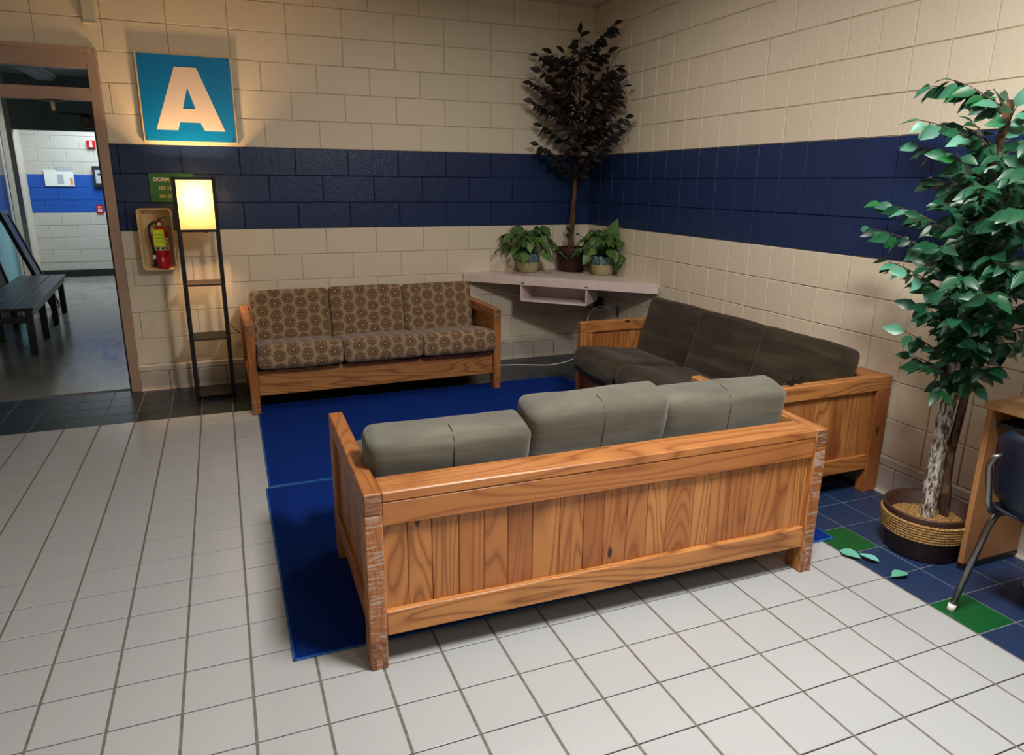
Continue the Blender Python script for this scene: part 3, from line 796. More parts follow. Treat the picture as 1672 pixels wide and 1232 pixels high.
for a in (-1, 1):
    bm = bmesh.new(); v = [bm.verts.new((x, a * (hd - 0.006), z)) for x, z in ((-hw + .011, 1.242), (hw - .011, 1.242), (hw - .011, 1.59), (-hw + .011, 1.59))]; bm.faces.new(v)
    obj('shade_panel', bm, sh.m, lp)
    bm = bmesh.new(); v = [bm.verts.new((a * (hw - 0.006), y, z)) for y, z in ((-hd + .011, 1.242), (hd - .011, 1.242), (hd - .011, 1.59), (-hd + .011, 1.59))]; bm.faces.new(v)
    obj('shade_panel', bm, sh.m, lp)
bu = NT('lit_bulb_glass', 0.5); bu.b.inputs['Emission Color'].default_value = (1, .78, .45, 1); bu.b.inputs['Emission Strength'].default_value = 60
bm = bmesh.new(); bmesh.ops.create_uvsphere(bm, u_segments=16, v_segments=10, radius=0.03)
o = obj('bulb', bm, bu.m, lp, True); o.location = (0, 0, 1.46)
lathe('bulb_socket', [(0, 0), (0.018, 0), (0.018, 0.07), (0, 0.07)], M_BLACK, lp, 14, (0, 0, 1.37))
box('socket_bar', (-hw + 0.01, -0.008, 1.362), (hw - 0.01, 0.008, 1.37), M_BLACK, lp)
tube('pull_switch', [(0.03, -hd, 1.23), (0.045, -hd - 0.004, 1.222), (0.062, -hd, 1.232)], 0.0025, M_BLACK, lp)
pl_ = bpy.data.lights.new('lamp_bulb_light', 'POINT'); pl_.energy = 135.0; pl_.color = (1.0, 0.60, 0.28); pl_.shadow_soft_size = 0.035
po = bpy.data.objects.new('lamp_bulb_light', pl_); C.objects.link(po); po.parent = lp; po.location = (0, -0.0, 1.46)
tag(tube('lamp_cord', [(-3.215, -0.15, 0.56), (-3.19, -0.05, 0.50), (-3.15, -0.03, 0.44), (-3.10, -0.03, 0.40), (-3.04, -0.03, 0.34)], 0.003, M_RUBBER), 'thin black lamp cord running to the wall behind the patterned sofa', 'cord')

# ------------------------------------------------------------------ sofas
L, D, PT, ZA = 1.87, 0.87, 0.058, 0.642
def make_sofa(label):
    s = empty('wooden_sofa'); tag(s, label, 'sofa', 'pine framed sofas')
    X0, X1 = -L / 2, L / 2
    pw = 0.095
    for sx in (-1, 1):
        xo = sx * L / 2; xi = xo - sx * PT; lo, hi = min(xo, xi), max(xo, xi); xc = (lo + hi) / 2
        for y0, y1, mt in ((-pw, 0.0, PINE[2]), (-D, -D + pw, PINE[2])):
            p = box('arm_post', (lo, y0, 0), (hi, y1, ZA - 0.075), mt, s, 0.003)
            yy = 0.0 if y1 == 0.0 else -D
            e = -0.0012 if yy == 0 else 0.0012
            box('finger_joint', (lo + 0.004, min(yy, yy - e), 0.0), (lo + 0.018, max(yy, yy - e), 0.105), PINE_END, p)
            box('finger_joint', (hi - 0.018, min(yy, yy - e), 0.0), (hi - 0.004, max(yy, yy - e), 0.105), PINE_END, p)
        rl = box('arm_rail', (lo, -D, ZA - 0.075), (hi, 0, ZA), PINE[1], s, 0.004)
        for yy, e in ((0.0, 0.0012), (-D, -0.0012)):
            box('end_grain', (lo + 0.004, min(yy, yy + e), ZA - 0.071), (hi - 0.004, max(yy, yy + e), ZA - 0.004), PINE_END, rl)
        box('lower_side_rail', (lo + 0.003, -D + pw, 0.135), (hi - 0.003, -pw, 0.215), PINE[1], s, 0.003)
        n = 7; yw = (D - 2 * pw) / n
        for k in range(n):
            y0 = -D + pw + k * yw
            box('side_plank', (xc - 0.010, y0 + 0.0007, 0.20), (xc + 0.010, y0 + yw - 0.0007, ZA - 0.07), PINE[2], s, 0.0016)
    xi0, xi1 = X0 + PT, X1 - PT
    box('back_cap', (xi0, -0.135, 0.606), (xi1, -0.004, 0.640), PINE[0], s, 0.004)
    box('back_rail', (xi0, -0.034, 0.522), (xi1, -0.006, 0.6045), PINE[0], s, 0.003)
    box('lower_back_rail', (xi0, -0.034, 0.118), (xi1, -0.006, 0.21), PINE[0], s, 0.004)
    n = 19; x = xi0; ws = [rnd.uniform(0.85, 1.15) for _ in range(n)]; tw = sum(ws)
    for k in range(n):
        wd = ws[k] / tw * (xi1 - xi0)
        box('back_plank', (x + 0.0007, -0.044, 0.19), (x + wd - 0.0007, -0.026 + rnd.uniform(-.001, .001), 0.54), PINE[2], s, 0.0018)
        x += wd
    box('front_rail', (xi0, -D + 0.03, 0.125), (xi1, -D + 0.058, 0.305), PINE[0], s, 0.004)
    bm = bmesh.new(); v = [(-D + 0.058, 0.29), (-D + 0.058, 0.305), (-0.045, 0.215), (-0.045, 0.20)]
    a = [bm.verts.new((xi0, y, z)) for y, z in v]; b = [bm.verts.new((xi1, y, z)) for y, z in v]
    bm.faces.new(a); bm.faces.new(b[::-1])
    for i in range(4): bm.faces.new((a[i], b[i], b[(i + 1) % 4], a[(i + 1) % 4]))
    bmesh.ops.recalc_face_normals(bm, faces=bm.faces); obj('seat_deck', bm, M_SHELFB, s)
    return s
near = make_sofa('wooden sofa nearest the camera, plank back turned to us')
near.location = (-1.91, -3.936, 0.0); near.rotation_euler = (0, 0, PI - R(0.9))
far = dup(near, (-2.172, -0.055, 0.0), R(0.9), 'wooden sofa with daisy patterned cushions against the back wall')
right = dup(near, (-0.022, -2.50, 0.0), -PI / 2 + R(0.3), 'wooden sofa with dark suede cushions along the right wall')

for o in near.children:
    if o.name.startswith('arm_post'):
        o.data = o.data.copy(); o.data.materials.append(PINE_W)
        for p_ in o.data.polygons:
            if p_.normal.y > 0.9 and p_.center.y > -0.01: p_.material_index = 1
def cushion(w_, d_, h_, r=0.05, bulge=0.02, seed=0, wr=0.004, seg=16, sag=0.0, crown=1.0):
    """rounded cushion centred on the origin; w along x, d along y, h along z"""
    bm = bmesh.new(); a = Vector((w_ / 2, d_ / 2, h_ / 2)); vid = {}
    L_ = bm.loops.layers.uv.new('UVMap')
    def par(i, n, half):
        # finer near the ends
        t = -1 + 2 * i / n; return t
    def vert(p):
        k = (round(p[0], 4), round(p[1], 4), round(p[2], 4))
        if k in vid: return vid[k]
        q = Vector((p[0] * a.x, p[1] * a.y, p[2] * a.z)); rr = min(r, a.z * 0.98, a.y * .98)
        inner = Vector((max(-(a.x - rr), min(a.x - rr, q.x)), max(-(a.y - rr), min(a.y - rr, q.y)), max(-(a.z - rr), min(a.z - rr, q.z))))
        dv = q - inner
        if dv.length > 1e-9:
            m_ = max(abs(dv.x), abs(dv.y), abs(dv.z)); dv = dv.normalized() * m_
        co = inner + dv
        fx_, fy_, fz_ = 1 - p[0] ** 2, 1 - p[1] ** 2, 1 - p[2] ** 2
        co.z += (1 if p[2] > 0 else -1) * bulge * crown * fx_ ** .6 * fy_ ** .6 * abs(p[2])
        co.y += (1 if p[1] > 0 else -1) * bulge * 0.6 * fx_ ** .6 * fz_ ** .6 * abs(p[1])
        co.x += (1 if p[0] > 0 else -1) * bulge * 0.15 * fy_ * fz_ * abs(p[0])
        co.z -= sag * fx_ * fy_
        nz = noise.noise(Vector((co.x * 5 + seed * 7.3, co.y * 9, co.z * 9))) * wr + noise.noise(Vector((co.x * 16 + seed, co.y * 16, co.z * 30))) * wr * 0.4
        co += co.normalized() * nz
        v = bm.verts.new(co); vid[k] = v; return v
    ts = [-1, -.96, -.9, -.82] + [-.7 + 1.4 * i / (seg - 1) for i in range(seg)] + [.82, .9, .96, 1]
    tz = [-1, -.85, -.65, -.4, -.13, .13, .4, .65, .85, 1]
    ax = {0: ts, 1: ts, 2: tz}
    if d_ < 0.25: ax[1] = tz; ax[2] = ts
    for axis in range(3):
        o1, o2 = [(1, 2), (0, 2), (0, 1)][axis]
        for sgn in (-1, 1):
            for i in range(len(ax[o1]) - 1):
                for j in range(len(ax[o2]) - 1):
                    q = []
                    for (ii, jj) in ((i, j), (i + 1, j), (i + 1, j + 1), (i, j + 1)):
                        p = [0, 0, 0]; p[axis] = sgn; p[o1] = ax[o1][ii]; p[o2] = ax[o2][jj]; q.append(vert(p))
                    f = bm.faces.new(q); f.smooth = True
                    for l in f.loops: l[L_].uv = (l.vert.co[o1] + seed * 0.037, l.vert.co[o2] + seed * 0.061 + (l.vert.co[axis] * 0 if axis else 0))
    bmesh.ops.recalc_face_normals(bm, faces=bm.faces)
    return bm
def put_cushion(bm, mat, sofa, loc, tilt, rz, label, group, name):
    o = obj(name, bm, mat, None, True)
    mw = Matrix.Translation(sofa.location) @ Matrix.Rotation(sofa.rotation_euler[2], 4, 'Z')
    o.matrix_world = mw @ Matrix.Translation(loc) @ Matrix.Rotation(R(rz), 4, 'Z') @ Matrix.Rotation(R(tilt), 4, 'X')
    tag(o, label, 'cushion', group); return o
cxs = (-0.582, 0.0, 0.582)
pos3 = ('lamp end', 'middle', 'shelf end')
for k, x in enumerate(cxs):
    put_cushion(cushion(0.58, 0.50, 0.165, 0.032, 0.010, k + 1, 0.004), M_DAISY, far, (x, -0.69 - (0.012 if k == 2 else 0), 0.385 + 0.004), -7, (0, 0.5, -0.8)[k],
                'daisy patterned seat cushion, %s of the patterned sofa' % pos3[k], 'patterned seat cushions', 'seat_cushion')
    put_cushion(cushion(0.578, 0.15, 0.47, 0.032, 0.012, k + 5, 0.004, crown=0.3), M_DAISY, far, (x, -0.315, 0.552 + (0, .004, -.002)[k]), -13, (0, 0, 0)[k],
                'daisy patterned upright back cushion, %s of the patterned sofa' % pos3[k], 'patterned back cushions', 'back_cushion')
pos3r = ('nearest the camera', 'in the middle', 'nearest the corner shelf')
for k, x in enumerate(cxs):
    # local -x of the right sofa is toward the corner (+y)
    kk = 2 - k
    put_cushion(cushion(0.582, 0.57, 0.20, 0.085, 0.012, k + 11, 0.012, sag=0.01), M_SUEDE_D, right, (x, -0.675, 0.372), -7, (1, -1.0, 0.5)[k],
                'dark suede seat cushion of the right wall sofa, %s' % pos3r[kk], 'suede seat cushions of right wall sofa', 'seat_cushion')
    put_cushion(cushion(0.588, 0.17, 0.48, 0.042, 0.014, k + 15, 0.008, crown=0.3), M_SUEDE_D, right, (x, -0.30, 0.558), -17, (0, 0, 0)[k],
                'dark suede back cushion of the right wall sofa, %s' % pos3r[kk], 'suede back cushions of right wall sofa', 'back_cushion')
pos3n = ('right end', 'middle', 'left end')
for k, x in enumerate(cxs):
    # near sofa faces away: local +x is the picture's left
    nm = {2: 'end nearest the white tiles walkway', 1: 'middle one with slumped top', 0: 'end nearest the right wall sofa'}[k]
    put_cushion(cushion(0.585, 0.56, 0.17, 0.06, 0.015, k + 21, 0.008), M_SUEDE, near, (x, -0.68, 0.375), -7, 0,
                'grey suede seat cushion of the near sofa, %s' % nm.replace(' with slumped top', ''), 'suede seat cushions of near sofa', 'seat_cushion')
    hh = (0.47, 0.50, 0.445)[k]
    c_ = put_cushion(cushion(0.602, 0.175, hh, 0.042, 0.014, k + 25, 0.006, crown=0.15), M_SUEDE, near, (x + (-0.005, 0.0, 0.0)[k], -0.30, (0.553, 0.565, 0.535)[k]), (-10, -13, -12)[k], (0, 1.5, 0)[k],
                'grey suede back cushion of the near sofa, %s' % nm, 'suede back cushions of near sofa', 'back_cushion')
    sp = []
    for sy, sz in [(0.12, -hh * .3 + hh * .1 * q_) for q_ in range(8)] + [(0.09, hh * .5), (0.05, hh * .6), (0.0, hh * .6)]:
        okk, cp_, nn_, _ = c_.closest_point_on_mesh(Vector((0.003, sy, sz))); sp.append(cp_ + nn_ * 0.0016)
    tube('seam', sp, 0.0024, M_SEAM, c_, 6)

# sunglasses-like object on the right sofa arm
gs = empty('sunglasses', (-0.635, -3.385, 0.643), R(12)); tag(gs, 'small folded black sunglasses lying on the near arm of the right wall sofa', 'sunglasses')
for s in (-1, 1):
    bm = bmesh.new(); prism(bm, [(s * 0.034 + 0.026 * math.cos(2 * PI * k / 14), 0.021 + 0.020 * math.sin(2 * PI * k / 14)) for k in range(14)], -0.018, -0.013)
    bmesh.ops.recalc_face_normals(bm, faces=bm.faces); obj('lens', bm, M_RUBBER, gs)
    tube('temple', [(s * 0.062, -0.014, 0.03), (s * 0.058, 0.0, 0.022), (s * -0.01, 0.008 + 0.008 * s, 0.012 + 0.004 * s), (s * -0.055, 0.004 + 0.006 * s, 0.006)], 0.0035, M_RUBBER, gs, 6)
tube('bridge', [(-0.010, -0.015, 0.026), (0.0, -0.018, 0.031), (0.010, -0.015, 0.026)], 0.003, M_RUBBER, gs, 6)

# ------------------------------------------------------------------ rugs
def rug(lab, x0, y0, x1, y1, rz):
    r_ = empty('area_rug', ((x0 + x1) / 2, (y0 + y1) / 2, 0), rz); tag(r_, lab, 'rug', 'blue rugs')
    hx, hy = (x1 - x0) / 2, (y1 - y0) / 2
    box('pile', (-hx + .006, -hy + .006, 0.0005), (hx - .006, hy - .006, 0.0075), M_RUG, r_, 0.002)
    for lo, hi in (((-hx, -hy), (hx, -hy + .009)), ((-hx, hy - .009), (hx, hy)), ((-hx, -hy), (-hx + .009, hy)), ((hx - .009, -hy), (hx, hy))):
        box('binding', (lo[0], lo[1], 0.0003), (hi[0], hi[1], 0.0065), M_RUGE, r_, 0.002)
rug('royal blue rug in front of the patterned sofa', -3.062, -2.262, -0.60, -0.735, R(-0.5))
rug('royal blue rug under the near sofa, its corner showing by the green tile', -3.085, -3.775, -0.66, -2.268, R(0.0))

# ------------------------------------------------------------------ corner shelf
cs = empty('corner_shelf', (0, 0, 0.745)); tag(cs, 'triangular pale painted shelf fixed across the room corner holding three plants', 'shelf')
S_ = 1.262
def tri_prism(bm, s, z0, z1, g=0.004):
    a = [bm.verts.new(p) for p in ((-g, -g, z0), (-s, -g, z0), (-g, -s, z0))]; b = [bm.verts.new(p) for p in ((-g, -g, z1), (-s, -g, z1), (-g, -s, z1))]
    bm.faces.new(a); bm.faces.new(b[::-1])
    for i in range(3): bm.faces.new((a[i], b[i], b[(i + 1) % 3], a[(i + 1) % 3]))
    bmesh.ops.recalc_face_normals(bm, faces=bm.faces)
bm = bmesh.new(); tri_prism(bm, S_ - 0.02, 0.05, 0.072); obj('shelf_top', bm, M_LAV, cs)
# fascia along the diagonal
q2 = math.sqrt(0.5)
def diag_box(name, u0, u1, d0, d1, z0, z1, mat, bev=0.002):
    """u along the diagonal from the left end, d depth behind the front edge"""
    bm = bmesh.new(); add_box(bm, (u0, d0, z0), (u1, d1, z1), bev)
    mt = Matrix.Translation((-S_, -0.004, 0)) @ Matrix.Rotation(-PI / 4, 4, 'Z')
    bmesh.ops.transform(bm, matrix=mt, verts=bm.verts)
    return obj(name, bm, mat, cs)
DL = S_ / q2
diag_box('fascia', 0.03, DL - 0.03, 0.0, 0.02, 0.0, 0.0745, M_LAV)
c0, c1 = 0.572, 1.165
diag_box('cubby_side', c0, c0 + 0.012, 0.008, 0.32, -0.14, 0.05, M_LAV)
diag_box('cubby_side', c1 - 0.012, c1, 0.008, 0.32, -0.14, 0.05, M_LAV)
diag_box('cubby_bottom', c0, c1, 0.008, 0.32, -0.14, -0.128, M_LAV)
diag_box('cubby_back', c0, c1, 0.31, 0.32, -0.14, 0.05, M_LAV)
for u in (c0 + 0.01, c1 - 0.02):
    o = diag_box('chipped_patch', u, u + 0.028, -0.001, 0.001, 0.014, 0.022, M_SHELFB, 0); o['label'] = 'small dark chipped screw patch'

# outlets, adapter, cords
ol = empty('wall_outlet', (0, -0.47, 0.49)); tag(ol, 'white wall outlet with a plug in it under the corner shelf', 'outlet')
box('cover_plate', (-0.012, -0.038, -0.06), (-0.004, 0.038, 0.06), M_WHITE, ol, 0.002); box('socket', (-0.014, -0.017, -0.045), (-0.011, 0.017, -0.012), M_TRIMW, ol, 0.002)
box('plug', (-0.05, -0.018, 0.012), (-0.012, 0.018, 0.045), M_WHITE, ol, 0.006)
ol2 = empty('steel_switch_plate', (0, -0.62, 0.50)); tag(ol2, 'narrow grey metal plate beside the white outlet', 'outlet')
box('cover_plate', (-0.012, -0.036, -0.06), (-0.004, 0.036, 0.06), M_GREYL, ol2, 0.002); box('slot', (-0.0135, -0.015, -0.045), (-0.011, 0.015, 0.045), M_SHELFB, ol2, 0.001)
ad_ = empty('power_adapter', (0, -0.31, 0.535)); tag(ad_, 'black power adapter plugged in by the room corner under the shelf', 'power adapter')
box('adapter_body', (-0.075, -0.035, -0.045), (-0.006, 0.035, 0.05), M_RUBBER, ad_, 0.008)
tube('adapter_lead', [(-0.05, 0.03, -0.03), (-0.09, 0.08, -0.06), (-0.12, 0.13, -0.045), (-0.13, 0.17, -0.01)], 0.005, M_RUBBER, ad_)
tag(tube('extension_cord', [(-0.05, -0.47, 0.52), (-0.09, -0.43, 0.525), (-0.13, -0.38, 0.49), (-0.16, -0.35, 0.42), (-0.17, -0.33, 0.30), (-0.19, -0.33, 0.16), (-0.24, -0.33, 0.05), (-0.34, -0.33, 0.012), (-0.45, -0.36, 0.006), (-0.56, -0.38, 0.006), (-0.68, -0.33, 0.006), (-0.82, -0.27, 0.006), (-1.0, -0.225, 0.006), (-1.3, -0.2, 0.006)], 0.0048, M_WHITE),
    'white cord from the outlet trailing over dark tiles behind the patterned sofa', 'cord')

# ------------------------------------------------------------------ plants
def leaf_mesh(wr=0.5, fold=0.25, arch=0.18, name='leaf', tip=0.0):
    """unit leaf along +y with its stalk end at the origin"""
    bm = bmesh.new(); prof = [(0.0, 0.02), (0.12, 0.55), (0.35, 1.0), (0.6, 0.85), (0.82, 0.42), (0.93, 0.16), (1.0, 0.0)]
    rows = []
    for t, w_ in prof:
        z = -arch * t * t; hw_ = wr / 2 * w_
        rows.append((bm.verts.new((-hw_, t, z + hw_ * fold)), bm.verts.new((0, t, z)), bm.verts.new((hw_, t, z + hw_ * fold))))
    for a, b in zip(rows, rows[1:]):
        for i in (0, 1):
            vs = [a[i], a[i + 1], b[i + 1], b[i]]
            try: bm.faces.new(vs)
            except ValueError: pass
    bmesh.ops.remove_doubles(bm, verts=bm.verts, dist=1e-5)
    me = bpy.data.meshes.new(name); bm.to_mesh(me); bm.free()
    for p in me.polygons: p.use_smooth = True
    return me
def orient(d, up_hint, roll):
    d = d.normalized(); z = up_hint - d * up_hint.dot(d)
    if z.length < 1e-3: z = Vector((1, 0, 0)) - d * d.x
    z.normalize(); x = d.cross(z)
    m_ = Matrix((x, d, z)).transposed().to_4x4()
    return m_ @ Matrix.Rotation(roll, 4, 'Y')
def grow(root, trunk_pt, tips, leafm, mats, size, ok, n_obj, rg, twig_mat, per=9, sag=0.1, start=0.25, straight=(), face=(0, -0.5, 1)):
    face = Vector(face)
    """branches from the trunk to each tip with alternate leaves; leaves are parts up to n_obj, the rest one stuff mesh"""
    cnt = 0; rest = bmesh.new()
    loc0 = root.location
    for bi, tip in enumerate(tips):
        tip = Vector(tip) - loc0; base = trunk_pt(tip)
        d = tip - base; ln = d.length
        mid = base + d * 0.5 + Vector((0, 0, 0 if bi in straight else (0.12 * ln)))
        pts = []
        for k in range(7):
            t = k / 6; pts.append(base * (1 - t) ** 2 + mid * 2 * t * (1 - t) + tip * t * t)
        tube('branch', pts, [0.004 - 0.0004 * k for k in range(7)], twig_mat, root, 5)
        n = max(4, int(per * ln / 0.4)) if per > 0 else 5
        for k in range(n):
            t = start + (1 - start) * (k + rg.random() * 0.3) / n; t = min(t, 1.0)
            p = base * (1 - t) ** 2 + mid * 2 * t * (1 - t) + tip * t * t
            tg = ((mid - base) * (1 - t) + (tip - mid) * t).normalized()
            side = tg.cross(Vector((0, 0, 1))); side = side.normalized() if side.length > 1e-3 else Vector((1, 0, 0))
            sgn = 1 if k % 2 else -1
            ld = tg * 0.55 + side * sgn * rg.uniform(0.5, 1.0) + Vector((rg.uniform(-.3, .3), rg.uniform(-.3, .3), rg.uniform(-.5, .35) - sag))
            if k == n - 1: ld = tg + Vector((0, 0, -0.2))
            s = size * rg.uniform(0.72, 1.15)
            end = p + ld.normalized() * s * 1.1
            if not ok(end + loc0) or not ok(p + loc0): continue
            mt = Matrix.Translation(p + ld.normalized() * 0.008) @ orient(ld, face + Vector((rg.uniform(-.5, .5), rg.uniform(-.5, .5), rg.uniform(-.4, .4))), rg.uniform(-.7, .7)) @ Matrix.Scale(s, 4)
            if cnt < n_obj:
                o = link('leaf', leafm, root); o.matrix_local = mt; cnt += 1
            else:
                me2 = leafm.copy(); me2.transform(mt); rest.from_mesh(me2); bpy.data.meshes.remove(me2)
    if len(rest.verts):
        o = obj('inner_foliage', rest, mats, root, True); o['kind'] = 'stuff'
    else: rest.free()
    return cnt
def bumpy_trunk(name, pts, r0, r1, mat, root, seed, seg=10, amp=0.18, n=26):
    pts = [Vector(p) for p in pts]; P2 = []
    for k in range(n + 1):
        t = k / n * (len(pts) - 1); i = min(int(t), len(pts) - 2); f = t - i
        p0, p1, p2, p3 = pts[max(i - 1, 0)], pts[i], pts[i + 1], pts[min(i + 2, len(pts) - 1)]
        P2.append(0.5 * ((2 * p1) + (p2 - p0) * f + (2 * p0 - 5 * p1 + 4 * p2 - p3) * f * f + (3 * p1 - p0 - 3 * p2 + p3) * f ** 3))
    bm = bmesh.new(); add_tube(bm, P2, [(r0 + (r1 - r0) * k / n) for k in range(n + 1)], seg)
    for v in bm.verts:
        v.co += Vector((noise.noise(v.co * 30 + Vector((seed, 0, 0))), noise.noise(v.co * 30 + Vector((0, seed, 0))), 0)) * r0 * amp * 2
    bmesh.ops.recalc_face_normals(bm, faces=bm.faces)
    return obj(name, bm, mat, root, True)

# -- dark ficus in the corner
ct = empty('potted_ficus', (-0.262, -0.185, 0.817)); tag(ct, 'tall dark artificial ficus in a clay pot on the corner shelf', 'potted plant')
lathe('pot', [(0, 0), (0.105, 0), (0.112, 0.01), (0.132, 0.145), (0.138, 0.15), (0.148, 0.152), (0.152, 0.205), (0.150, 0.215), (0.138, 0.215), (0.130, 0.16), (0, 0.16)], M_TERRA, ct)
lathe('soil', [(0, 0.178), (0.06, 0.186), (0.133, 0.172)], M_SOIL, ct)
tk = [(0.0, 0, 0.17), (0.005, 0.0, 0.45), (0.012, -0.01, 0.8), (0.015, -0.03, 1.2), (0.0, -0.06, 1.6), (-0.02, -0.09, 1.86)]
bumpy_trunk('trunk', tk, 0.017, 0.006, M_BARK_D, ct, 3, amp=0.12)
bumpy_trunk('trunk', [(-0.035, -0.01, 0.17), (-0.028, -0.005, 0.4), (-0.006, -0.02, 0.7), (0.0, -0.03, 1.0), (-0.02, -0.03, 1.25)], 0.012, 0.006, M_BARK_D, ct, 5, amp=0.12)
def trunk_ct(tip):
    z = max(0.75, min(1.80, tip.z - 0.20 - 0.15 * math.hypot(tip.x, tip.y)))
    for a, b in zip(tk, tk[1:]):
        if a[2] <= z <= b[2]:
            f = (z - a[2]) / (b[2] - a[2]); return Vector(a).lerp(Vector(b), f)
    return Vector(tk[-1])
CT = [(-0.157, -0.593, 2.80), (-0.199, -0.501, 2.72), (-0.268, -0.232, 2.79), (-0.611, -0.139, 2.609), (-0.511, -0.189, 2.631), (-0.662, -0.138, 2.393), (-0.668, -0.182, 2.245), (-0.616, -0.184, 1.905), (-0.56, -0.14, 2.058), (-0.12, -0.63, 2.481), (-0.098, -0.702, 2.337), (-0.098, -0.752, 2.104), (-0.114, -0.686, 1.991), (-0.265, -0.435, 1.83), (-0.513, -0.237, 1.831), (-0.208, -0.592, 1.875), (-0.489, -0.411, 2.067), (-0.114, -0.486, 2.313), (-0.329, -0.171, 2.528), (-0.552, -0.348, 2.398), (-0.511, -0.089, 2.187), (-0.177, -0.373, 2.558), (-0.415, -0.385, 1.926), (-0.361, -0.339, 2.643), (-0.447, -0.253, 2.272), (-0.522, -0.278, 2.502), (-0.56, -0.19, 2.321), (-0.493, -0.457, 2.343), (-0.242, -0.608, 2.385), (-0.217, -0.683, 2.15), (-0.138, -0.562, 2.488), (-0.179, -0.521, 2.071), (-0.291, -0.609, 2.246), (-0.323, -0.527, 2.065), (-0.544, -0.406, 2.136), (-0.599, -0.401, 2.227), (-0.45, -0.30, 2.62), (-0.55, -0.30, 2.55), (-0.62, -0.22, 2.48), (-0.12, -0.45, 2.62), (-0.10, -0.58, 2.40), (-0.60, -0.30, 2.32), (-0.12, -0.66, 2.25)]
lf = leaf_mesh(0.52, 0.25, 0.15); lf.materials.append(M_LEAF_D)
inroom = lambda p: p.x < -0.02 and p.y < -0.02 and p.z < CEIL - 0.03
grow(ct, trunk_ct, CT, lf, M_LEAF_D, 0.094, inroom, 300, random.Random(5), M_TWIG, per=15, start=0.2, sag=0.5, face=(-0.4, -1.0, 0.5))
for k, (x, y, z) in enumerate([(-0.03, -0.05, 0.26), (0.04, -0.06, 0.30), (0.08, -0.05, 0.24), (-0.05, -0.02, 0.32), (0.05, -0.09, 0.20), (0.09, -0.08, 0.30), (0.0, -0.09, 0.24), (0.02, -0.03, 0.36), (-0.04, 0.0, 0.38), (0.06, -0.03, 0.34)]):
    o = link('leaf', lf, ct); o.matrix_local = Matrix.Translation((x, y, z - 0.03)) @ orient(Vector((x * 3, y * 3, rnd.uniform(-.1, .5))), Vector((0, -.5, 1)), rnd.uniform(-1, 1)) @ Matrix.Scale(0.06, 4)
    tube('stem', [(x * 0.3, y * 0.3, 0.17), (x * 0.7, y * 0.7, z - 0.10), (x, y, z - 0.03)], 0.002, M_TWIG, ct, 5)

# -- two pothos pots
pm = leaf_mesh(0.64, 0.32, 0.30, 'leaf'); pm.materials.append(M_LEAF_P)
def pothos(loc, lab, rg, wide, big=None, rz=0):
    t = empty('potted_pothos', loc); tag(t, lab, 'potted plant', 'variegated pothos in two tone pots')
    lathe('pot', [(0, 0), (0.076, 0), (0.088, 0.012), (0.100, 0.05), (0.101, 0.092)], M_POTB, t)
    lathe('pot_band', [(0.101, 0.092), (0.1025, 0.095), (0.1015, 0.16), (0.099, 0.166), (0.092, 0.166), (0.09, 0.13), (0, 0.13)], M_POTBAND, t)
    lathe('soil', [(0, 0.146), (0.091, 0.142)], M_SOIL, t)
    n = 54
    for k in range(n):
        a = 2 * PI * (k / n * 3.0) + rg.uniform(-.4, .4); ring = k / n
        out = (0.05 + 0.17 * ring ** 0.8) * wide * rg.uniform(0.8, 1.15); zt = 0.36 - 0.20 * ring * ring + rg.uniform(-.04, .04)
        p = Vector((math.cos(a) * out, math.sin(a) * out, zt))
        s = rg.uniform(0.085, 0.13)
        dn = Vector((math.cos(a), math.sin(a), rg.uniform(-0.9, 0.1) - 0.3 * ring))
        e = p + dn.normalized() * s + Vector(loc)
        if e.x > -0.02 or e.y > -0.02 or p.x + loc[0] > -0.03 or p.y + loc[1] > -0.03:
            dn = Vector((-abs(dn.x) - .1, -abs(dn.y) - .1, dn.z)); p.x = min(p.x, -0.035 - loc[0]); p.y = min(p.y, -0.035 - loc[1])
            dn.x *= rg.random()
        o = link('leaf', pm, t); o.matrix_local = Matrix.Translation(p) @ orient(dn, Vector((0, -0.3, 1)), rg.uniform(-.5, .5)) @ Matrix.Scale(s, 4)
        b = Vector((math.cos(a) * 0.03, math.sin(a) * 0.03, 0.145))
        tube('stem', [b, b.lerp(p, 0.5) + Vector((0, 0, 0.05)), p], 0.0025, M_GREENS, t, 5)
    if big:
        for pp, dd, s in big:
            o = link('leaf', pm, t); o.matrix_local = Matrix.Translation(pp) @ orient(Vector(dd), Vector((-0.3, -1, 0.3)), 0.2) @ Matrix.Scale(s, 4)
            tube('stem', [(0, 0, 0.145), Vector(pp) * 0.6, pp], 0.003, M_GREENS, t, 5)
pothos((-0.665, -0.125, 0.817), 'variegated pothos in a two tone pot, on the shelf left of the dark ficus', random.Random(11), 1.15, [((-0.05, -0.03, 0.36), (-0.9, -0.2, 0.15), 0.15), ((0.06, -0.05, 0.36), (0.8, -0.2, 0.1), 0.13)])
pothos((-0.125, -0.515, 0.817), 'variegated pothos in a two tone pot, on the shelf end by the scored wall', random.Random(23), 0.95, [((0.0, -0.06, 0.30), (0.15, -0.55, 0.75), 0.20)])

